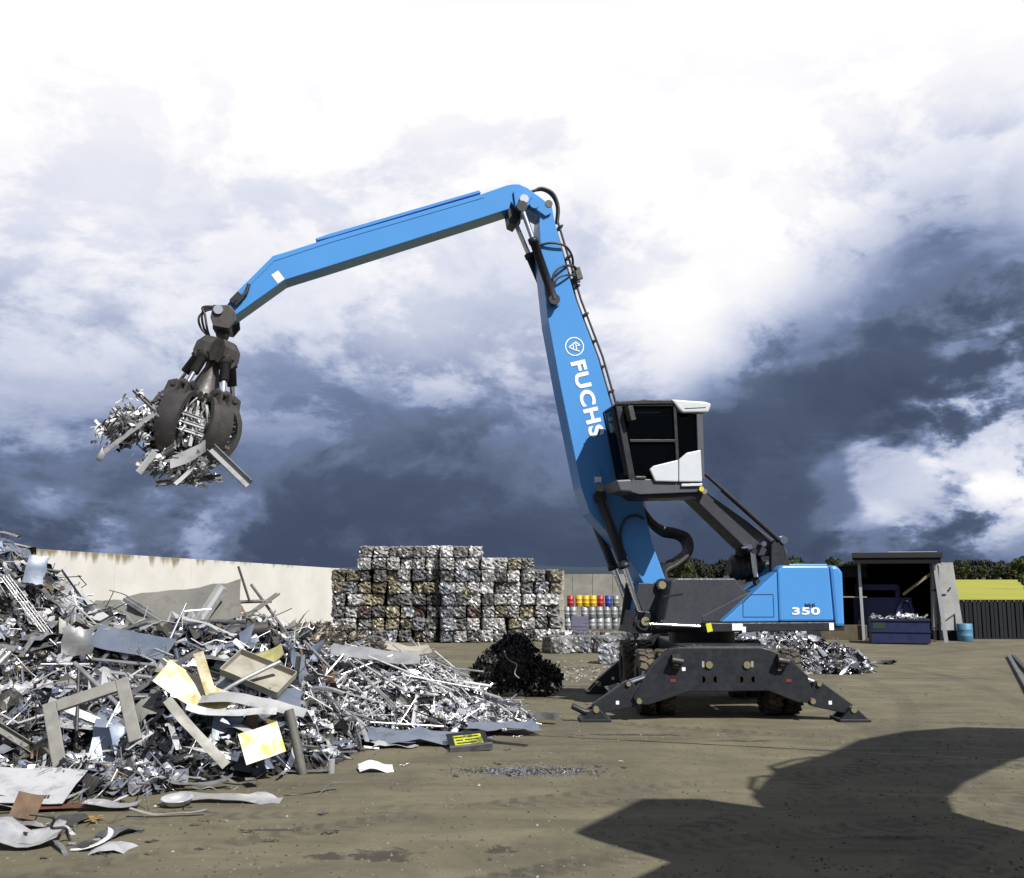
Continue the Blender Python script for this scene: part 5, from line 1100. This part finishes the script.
sp(MB().tube([(-W/2+.12, 0, 0), (-W/2+.06, 0, HS)], .075, 4, True, False), 'post', 'shed_post', 0); sp(MB().tube([(W/2+.14, -.3, 0), (W/2-.12, -.3, HS)], .10, 4, True, False), 'post', 'shed_post', 0)
sp(MB().box((.95, .9, 2.3), (1.9, .07, .10), Euler((0, R(-38), 0))), 'brace', 'timber_light'); sp(MB().box((-W/2-.5, 0.1, 1.63), (1.6, .05, .05)), 'rail', 'timber_light'); sp(MB().box((-W/2-.6, .3, .28), (1.7, .5, .55)), 'kerb_beam', 'timber')
sp(MB().box((0, -.1, .04), (W-.4, .2, .08)), 'sill_beam', 'timber')
ax = empty('lean_to', (at(853, 600, 39.4).x, 39.4, 0)); ax.rotation_euler.z = R(-19); tag(ax, 'dark lean-to shelter between the machine and open shed', 'shelter')
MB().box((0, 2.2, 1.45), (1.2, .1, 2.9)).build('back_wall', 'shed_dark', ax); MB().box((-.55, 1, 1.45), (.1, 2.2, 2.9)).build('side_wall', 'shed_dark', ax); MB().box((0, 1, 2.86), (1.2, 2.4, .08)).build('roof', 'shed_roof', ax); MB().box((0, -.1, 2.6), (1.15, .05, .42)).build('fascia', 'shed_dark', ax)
pr = empty('scrap_press', (shed.location.x+.1, 40.3, 0), R(-15)); tag(pr, 'dark blue scrap press standing inside the shed', 'press')
MB().box((0, 0, .9), (2.2, 1.2, 1.4)).build('press_body', 'shed_blue', pr, .03); MB().box((-.2, -.1, 2.0), (1.6, .9, .25)).build('press_head', 'shed_blue', pr, .03)
for s in (-.9, .6): MB().box((s, -.3, 1.8), (.16, .2, .6)).build('press_column', 'shed_blue', pr)
MB().tube([(.5, -.7, 1.0), (.75, -.75, 1.5), (1.0, -.7, 1.45), (1.15, -.6, .9)], .07, 8).build('press_hose', 'shed_blue', pr)
sk = empty('skip_container', (at(898, 640, 37.0).x, 36.9, 0)); sk.rotation_euler.z = R(-24+8); tag(sk, 'dark blue scrap skip standing before the open shed', 'skip')
w, d, h = 2.0, 1.3, .84
MB().box((0, 0, .10), (w, d, .06)).build('skip_floor', 'skip_blue', sk)
for (c_, s_) in (((0, -d/2, h/2+.04), (w, .05, h)), ((0, d/2, h/2+.04), (w, .05, h))): MB().box(c_, s_).build('skip_wall', 'skip_blue', sk, .01)
for s in (-1, 1): MB().box((s*(w/2-.03), 0, h/2+.04), (.05, d-.06, h-.01)).build('skip_end', 'skip_blue', sk, .01)
MB().box((0, -d/2-.04, .46), (w+.06, .04, .06)).build('rib', 'skip_blue', sk); MB().box((0, -d/2-.04, h+.03), (w+.06, .06, .07)).build('rim', 'skip_blue', sk); MB().box((-.72, -d/2-.03, .66), (.42, .012, .22)).build('green_mark', 'skip_green', sk)
HK = lambda x, y: .9+.12*math.sin(x*3+1)*math.cos(y*2) if abs(x) < .95 and abs(y) < .6 else 0
kb = MB()
for i in range(260):
    x, y = random.uniform(-.9, .9), random.uniform(-.55, .55); c_ = Vector((x, y, .82+random.uniform(-.1, .16)+.08*math.sin(4*x))); random.choice([p_crumple, lambda m_, c2, s, r: p_strip(m_, c2, s*1.6, s*.4, r)])(kb, c_, random.uniform(.12, .26), rrot(1))
for x in range(1): kb.box((0, 0, .44), (1.85, 1.15, .66))
o = kb.build('skip_load', 'scrap_held'); o.location = sk.location; o.rotation_euler = sk.rotation_euler; tag(o, 'pale scrap metal heaped in the dark blue skip', 'scrap', kind='stuff')
pn = empty('upright_slab', (at(947, 630, 38.6).x, 38.6, 0)); tag(pn, 'pale upright concrete slab beside the shed with a steel brace', 'slab')
MB().prism([(-.55, .38), (.60, .38), (.34, 2.95), (-.48, 2.95)], -.1, .1).build('slab_face', 'panel_grey', pn, .01); MB().box((0, .1, .18), (1.2, .5, .36)).build('panel_base', 'shed_dark', pn)
MB().box((-.12, -.14, 2.3), (.28, .08, 1.1)).build('meter_box', 'panel_grey', pn, .01); MB().tube([(-.55, -.13, 1.9), (.1, -.13, 1.88), (.18, -.13, 2.0)], .03, 6).build('bracket', 'shed_dark', pn); MB().tube([(-.5, -.13, .5), (.28, -.13, 1.0), (.28, -.13, .4)], .03, 6).build('brace', 'dark_metal', pn)
FY = 39.3; fx0 = at(961, 620, FY).x; fen = empty('steel_fence', (fx0, FY, 0)); tag(fen, 'black vertical slatted steel fence in front of the yellow field', 'fence')
slm = MB().prism([(0, 0), (.125, 0), (.125, 1.46), (0, 1.46)], -.012, .012).mesh('slat'); slm.materials.append(M['fence_dark'])
for k in range(70):
    o = bpy.data.objects.new('slat', slm); col.objects.link(o); o.parent = fen; o.location = (k*.165, -.03 if k % 2 else .0, .02)
MB().box((5.8, .06, 1.36), (11.7, .06, .08)).build('rail', 'fence_dark', fen); MB().box((5.8, .06, .2), (11.7, .06, .10)).build('rail', 'fence_dark', fen); MB().box((5.8, .09, .75), (11.7, .02, 1.4)).build('backing_sheet', 'fence_dark', fen); MB().box((5.8, -.01, 1.50), (11.7, .09, .04)).build('top_cap', 'fence_dark', fen)
dr = MB().lathe([(0, 0), (.26, 0), (.28, .02), (.28, .2), (.29, .22), (.28, .24), (.28, .42), (.29, .44), (.28, .46), (.28, .64), (.265, .66), (.25, .645), (0, .645)], (0, 0, 0), None, 20).build('oil_drum', 'drum_blue'); dr.location = (at(965, 636, 38.0).x, 38.0, 0); tag(dr, 'blue steel drum standing beside the black fence', 'drum')
for (pa, pb, lb) in [((1009, 656), (1034, 700), 'steel rail lying on the ground below the black fence, the longer one'), ((1013, 656), (1040, 684), 'dark steel rail lying beside the longer rail')]:
    a_, b_ = ground_at(*pa, .04), ground_at(*pb, .04); o = MB().box((0, 0, 0), ((b_-a_).length, .10, .08)).build('steel_rail', 'alu_dull' if pa[0] == 1009 else 'dark_metal', None, .01); o.location = (a_+b_)/2; o.rotation_euler.z = math.atan2((b_-a_).y, (b_-a_).x); tag(o, lb, 'rail')
o = MB(); p_crumple(o, Vector((0, 0, .06)), .4, rrot(.3)); p_crumple(o, Vector((.1, 0, .08)), .3, rrot(.3)); o.v = [(x, y, max(z, .004)) for x, y, z in o.v]; o = o.build('metal_lump', 'dark_metal'); o.location = ground_at(887, 664); tag(o, 'small dark lump lying alone between swarf heap and skip', 'lump')

# ------------------------------------------------------------------ trees beyond the field
def crown_mesh(seed, h, w, n=900, leaf=.55):
    rnd = random.Random(seed); mb = MB(); cl = [(rnd.gauss(0, w*.26), rnd.gauss(0, w*.26), h*rnd.uniform(.12, .9), rnd.uniform(.16, .30)*w) for _ in range(14)]
    for i in range(n):
        cx, cy, cz, r = rnd.choice(cl); d = Vector((rnd.gauss(0, 1), rnd.gauss(0, 1), rnd.gauss(0, 1))).normalized()*r*rnd.uniform(.5, 1.05); c = Vector((cx, cy, cz))+d; c.z = max(c.z, h*.02)
        rm = Euler((rnd.random()*6, rnd.random()*6, rnd.random()*6)).to_matrix(); s = leaf*rnd.uniform(.6, 1.4); mb.add([rm @ Vector(q)*s+c for q in ((-1, 0, 0), (0, -.6, .1), (1, 0, 0), (0, .6, .1))], [(0, 1, 2, 3)])
    return mb.mesh('crown')
CR = [crown_mesh(s, h, w, 1100, .7) for s, h, w in ((1, 10, 9), (2, 12, 8), (3, 9, 10), (4, 13, 7))]
TRK = MB().tube([(0, 0, 0), (0, 0, 3), (.3, 0, 7)], [.4, .3, .1], 8).mesh('trunk'); TRK.materials.append(M['bark'])
def tree(x, y, s, m, lb, grp):
    r = empty('tree', (x, y, 0)); r.rotation_euler.z = random.random()*6; r.scale = (s, s, s); tag(r, lb, 'tree', grp); t = bpy.data.objects.new('trunk', TRK); col.objects.link(t); t.parent = r; inst(random.choice(CR), 'crown', (0, 0, 0), (0, 0, 0), m, r)
for i in range(150):
    px = random.uniform(630, 1100); Y = random.uniform(900, 1000); sc__ = random.uniform(1.15, 1.75); tree(at(px, 577, Y).x, Y, *((sc__, 'leaf_dark', 'taller dark green tree in the wood beyond the yellow field', 'taller dark trees beyond the field') if sc__ > 1.45 else (sc__, 'leaf_dark', 'lower dark green tree in the wood beyond the yellow field', 'lower dark trees beyond the field')))
for px, Y, s in [(795, 850, 1.7), (812, 860, 1.5), (835, 870, 1.5), (690, 870, 1.1), (905, 880, 1.1), (965, 880, 1.2), (985, 880, 1.0)]: tree(at(px, 577, Y).x, Y, s, 'leaf_light', 'lighter green tree at the edge of the dark wood', 'lighter trees before the wood')
tree(at(1024, 577, 200).x, 200, .5, 'leaf_light', 'solitary green tree standing nearest in the yellow field', None)

# ------------------------------------------------------------------ scrap held in the grab
GM = mach.matrix_world.copy(); GL = Vector((MX, MY, 0))+Vector(grab.location); GR = Euler((0, TILT, 0)).to_matrix()
hb = MB()
for i in range(1500):
    d = Vector((random.gauss(0, 1), random.gauss(0, 1), random.gauss(0, 1))).normalized()*random.random()**.4; c_ = Vector((d.x*.62, d.y*.62, -1.62+d.z*.5)); rm = Euler((random.random()*6, random.random()*6, random.random()*6)).to_matrix(); k = random.random(); s = random.uniform(.12, .34)
    if k < .35: p_strip(hb, c_, s*1.3, .05, rm, .5)
    elif k < .6: p_crumple(hb, c_, s*.7, rm)
    elif k < .8: p_rod(hb, c_, s*1.6, .014, rm)
    else: p_channel(hb, c_, s*1.5, .05, .03, rm)
for i in range(900):                                  # bundle bulging out on the left, and trailing below
    t = random.random(); c_ = Vector((-.35-.95*t+random.gauss(0, .12), -.25+random.gauss(0, .22), -1.55-.45*t+random.gauss(0, .17)*(1.1-.4*t))) if i < 620 else Vector((random.gauss(.05, .28), -.2+random.gauss(0, .25), -2.25+random.gauss(0, .12)))
    rm = Euler((random.gauss(0, .6), R(-30)+random.gauss(0, .5), random.gauss(0, .5))).to_matrix(); s = random.uniform(.12, .36); k = random.random()
    if k < .35: p_strip(hb, c_, s*1.0, .06, rm, .8)
    elif k < .72: p_crumple(hb, c_, s*.6, rm)
    elif k < .88: p_rod(hb, c_, s*1.1, .012, rm, 4, .1, 3)
    else: p_curl(hb, c_, .07, .04, rm)
o = hb.build('held_scrap', 'scrap_held'); o.location = GL; o.rotation_euler = (0, TILT, 0); o.scale = (1, 1, 1.10); tag(o, 'tangled bundle of pale aluminium scrap gripped in the grab', 'scrap', kind='stuff')
def held(pa, pb, Y, me_fn, m, name, lb, cat, roll=0):
    a_, b_ = at(*pa, Y[0]), at(*pb, Y[1]); d = b_-a_; me = me_fn(d.length); q = d.to_track_quat('X', 'Z'); o = inst(me, name, (a_+b_)/2, (q.to_matrix() @ Matrix.Rotation(R(roll), 3, 'X')).to_euler(), m); tag(o, lb, cat)
gy = GL.y
held((212, 449), (249, 485), (gy-.75, gy-1.0), lambda L: channel_mesh('beam', L, .16, .09), 'sheet_white', 'held_beam', 'thick pale beam jutting down to the right from the grab', 'beam', 60)
held((114, 408), (131, 431), (gy-.3, gy-.4), lambda L: channel_mesh('beam', L, .09, .05), 'alu_dull', 'held_beam', 'short grey post with flat head at the left of the grab', 'beam', 40)
held((134, 391), (157, 413), (gy-.5, gy-.6), lambda L: channel_mesh('beam', L, .08, .05), 'alu_dull', 'held_beam', 'slim grey bar poking up at the upper left of the grab', 'bar', 30)
held((156, 412), (104, 452), (gy-.75, gy-.6), lambda L: channel_mesh('beam', L, .08, .05), 'sheet_white', 'held_beam', 'long pale profile slanting down to the left from the grab', 'profile', 70)
held((106, 447), (98, 461), (gy-.6, gy-.6), lambda L: plate_mesh('strip', L, .10, .4), 'sheet_white', 'held_strip', 'curled pale strip at the far left tip of the bundle', 'strip', 60)
held((156, 452), (139, 473), (gy-.8, gy-.9), lambda L: channel_mesh('beam', L, .10, .05), 'sheet_white', 'held_beam', 'pale flat bar pointing down between the left tines', 'bar', 60)
held((165, 454), (176, 447), (gy-.85, gy-.95), lambda L: channel_mesh('beam', L, .10, .05), 'sheet_white', 'held_beam', 'short pale bar crossing the front tine', 'bar', 60)
held((172, 464), (207, 447), (gy-.85, gy-.95), lambda L: plate_mesh('sheet', L, .30, .15), 'sheet_white', 'held_sheet', 'folded pale sheet across the middle of the grab mouth', 'sheet', 60)
held((180, 486), (203, 452), (gy-.85, gy-.9), lambda L: plate_mesh('strip', L, .09, .35, .6), 'sheet_white', 'held_strip', 'curved pale strip hanging below the grab', 'strip', 70)
held((156, 484), (222, 477), (gy-.3, gy-.4), lambda L: channel_mesh('beam', L, .10, .05), 'frame_grey', 'held_beam', 'grey flat frame bar hanging lowest under the grab', 'bar', 80)
for k, (pa, pb) in enumerate([((181, 412), (203, 420)), ((180, 420), (204, 428)), ((179, 428), (203, 436)), ((192, 408), (182, 434)), ((198, 410), (190, 446))]):
    held(pa, pb, (gy-.62, gy-.66), lambda L: channel_mesh('beam', L, .06, .03), 'sheet_white', 'held_strip', 'pale ribbed profile packed between the two front tines', 'profile', 70); 
for o in [x for x in col.objects if x.get('label') == 'pale ribbed profile packed between the two front tines']: o['group'] = 'ribbed profiles between the front tines'

# ------------------------------------------------------------------ second machine parked off to the right; its shadow crosses the yard
K_, Y0_ = .6, 2.0; dxy = (SUN.x/SUN.z, SUN.y/SUN.z)
def cast(px, py):                                    # where the machine's side stands for a given edge of its shadow
    g_ = ground_at(px, py); z = (g_.y-Y0_-K_*g_.x)/(K_*dxy[0]-dxy[1]); x = g_.x+dxy[0]*z; return ((x-4)*math.sqrt(1+K_*K_), z)
pk = empty('parked_machine', (4, Y0_+K_*4, 0)); pk.rotation_euler.z = math.atan(K_); tag(pk, 'orange loading machine parked beside the yard', 'machine')
body = [cast(*p) for p in [(645, 890), (690, 868), (588, 838), (655, 803), (718, 803), (779, 812), (766, 800), (790, 772), (840, 757), (872, 742), (920, 733), (975, 729), (1060, 731), (1075, 742), (1010, 760), (962, 782), (945, 797), (952, 812), (990, 823), (1060, 840), (1100, 880), (1000, 1050), (700, 1000)]]
MB().prism(body, -.05, .25).build('machine_body', 'machine_orange', pk, .02)
zm = min(p[1] for p in body); um = [p[0] for p in body if p[1] < 3.0] or [0, 3]
ua, ub = min(um), max(um); MB().box(((ua+ub)/2, -.6, zm/2+.2), (max(1.5, ub-ua), 1.6, .5)).build('machine_chassis', 'dark_paint', pk, .03)
for u_ in (ua+.3, ub-.3):
    for v_ in (-1.3, .1):
        w = bpy.data.objects.new('wheel', rm_); col.objects.link(w); w.parent = pk; w.location = (u_, v_, .565); w.rotation_euler = (0, 0, R(90)); t = bpy.data.objects.new('tyre', tm); col.objects.link(t); t.parent = w
hr = [cast(*p) for p in [(775, 800), (757, 790), (760, 779), (775, 777)]]; MB().tube([(p[0], .1, p[1]) for p in hr], .035, 6).build('hand_rail', 'dark_paint', pk)
hr = [cast(*p) for p in [(785, 776), (776, 768), (800, 761), (822, 758), (832, 762)]]; MB().tube([(p[0], .1, p[1]) for p in hr], .035, 6).build('hand_rail', 'dark_paint', pk)
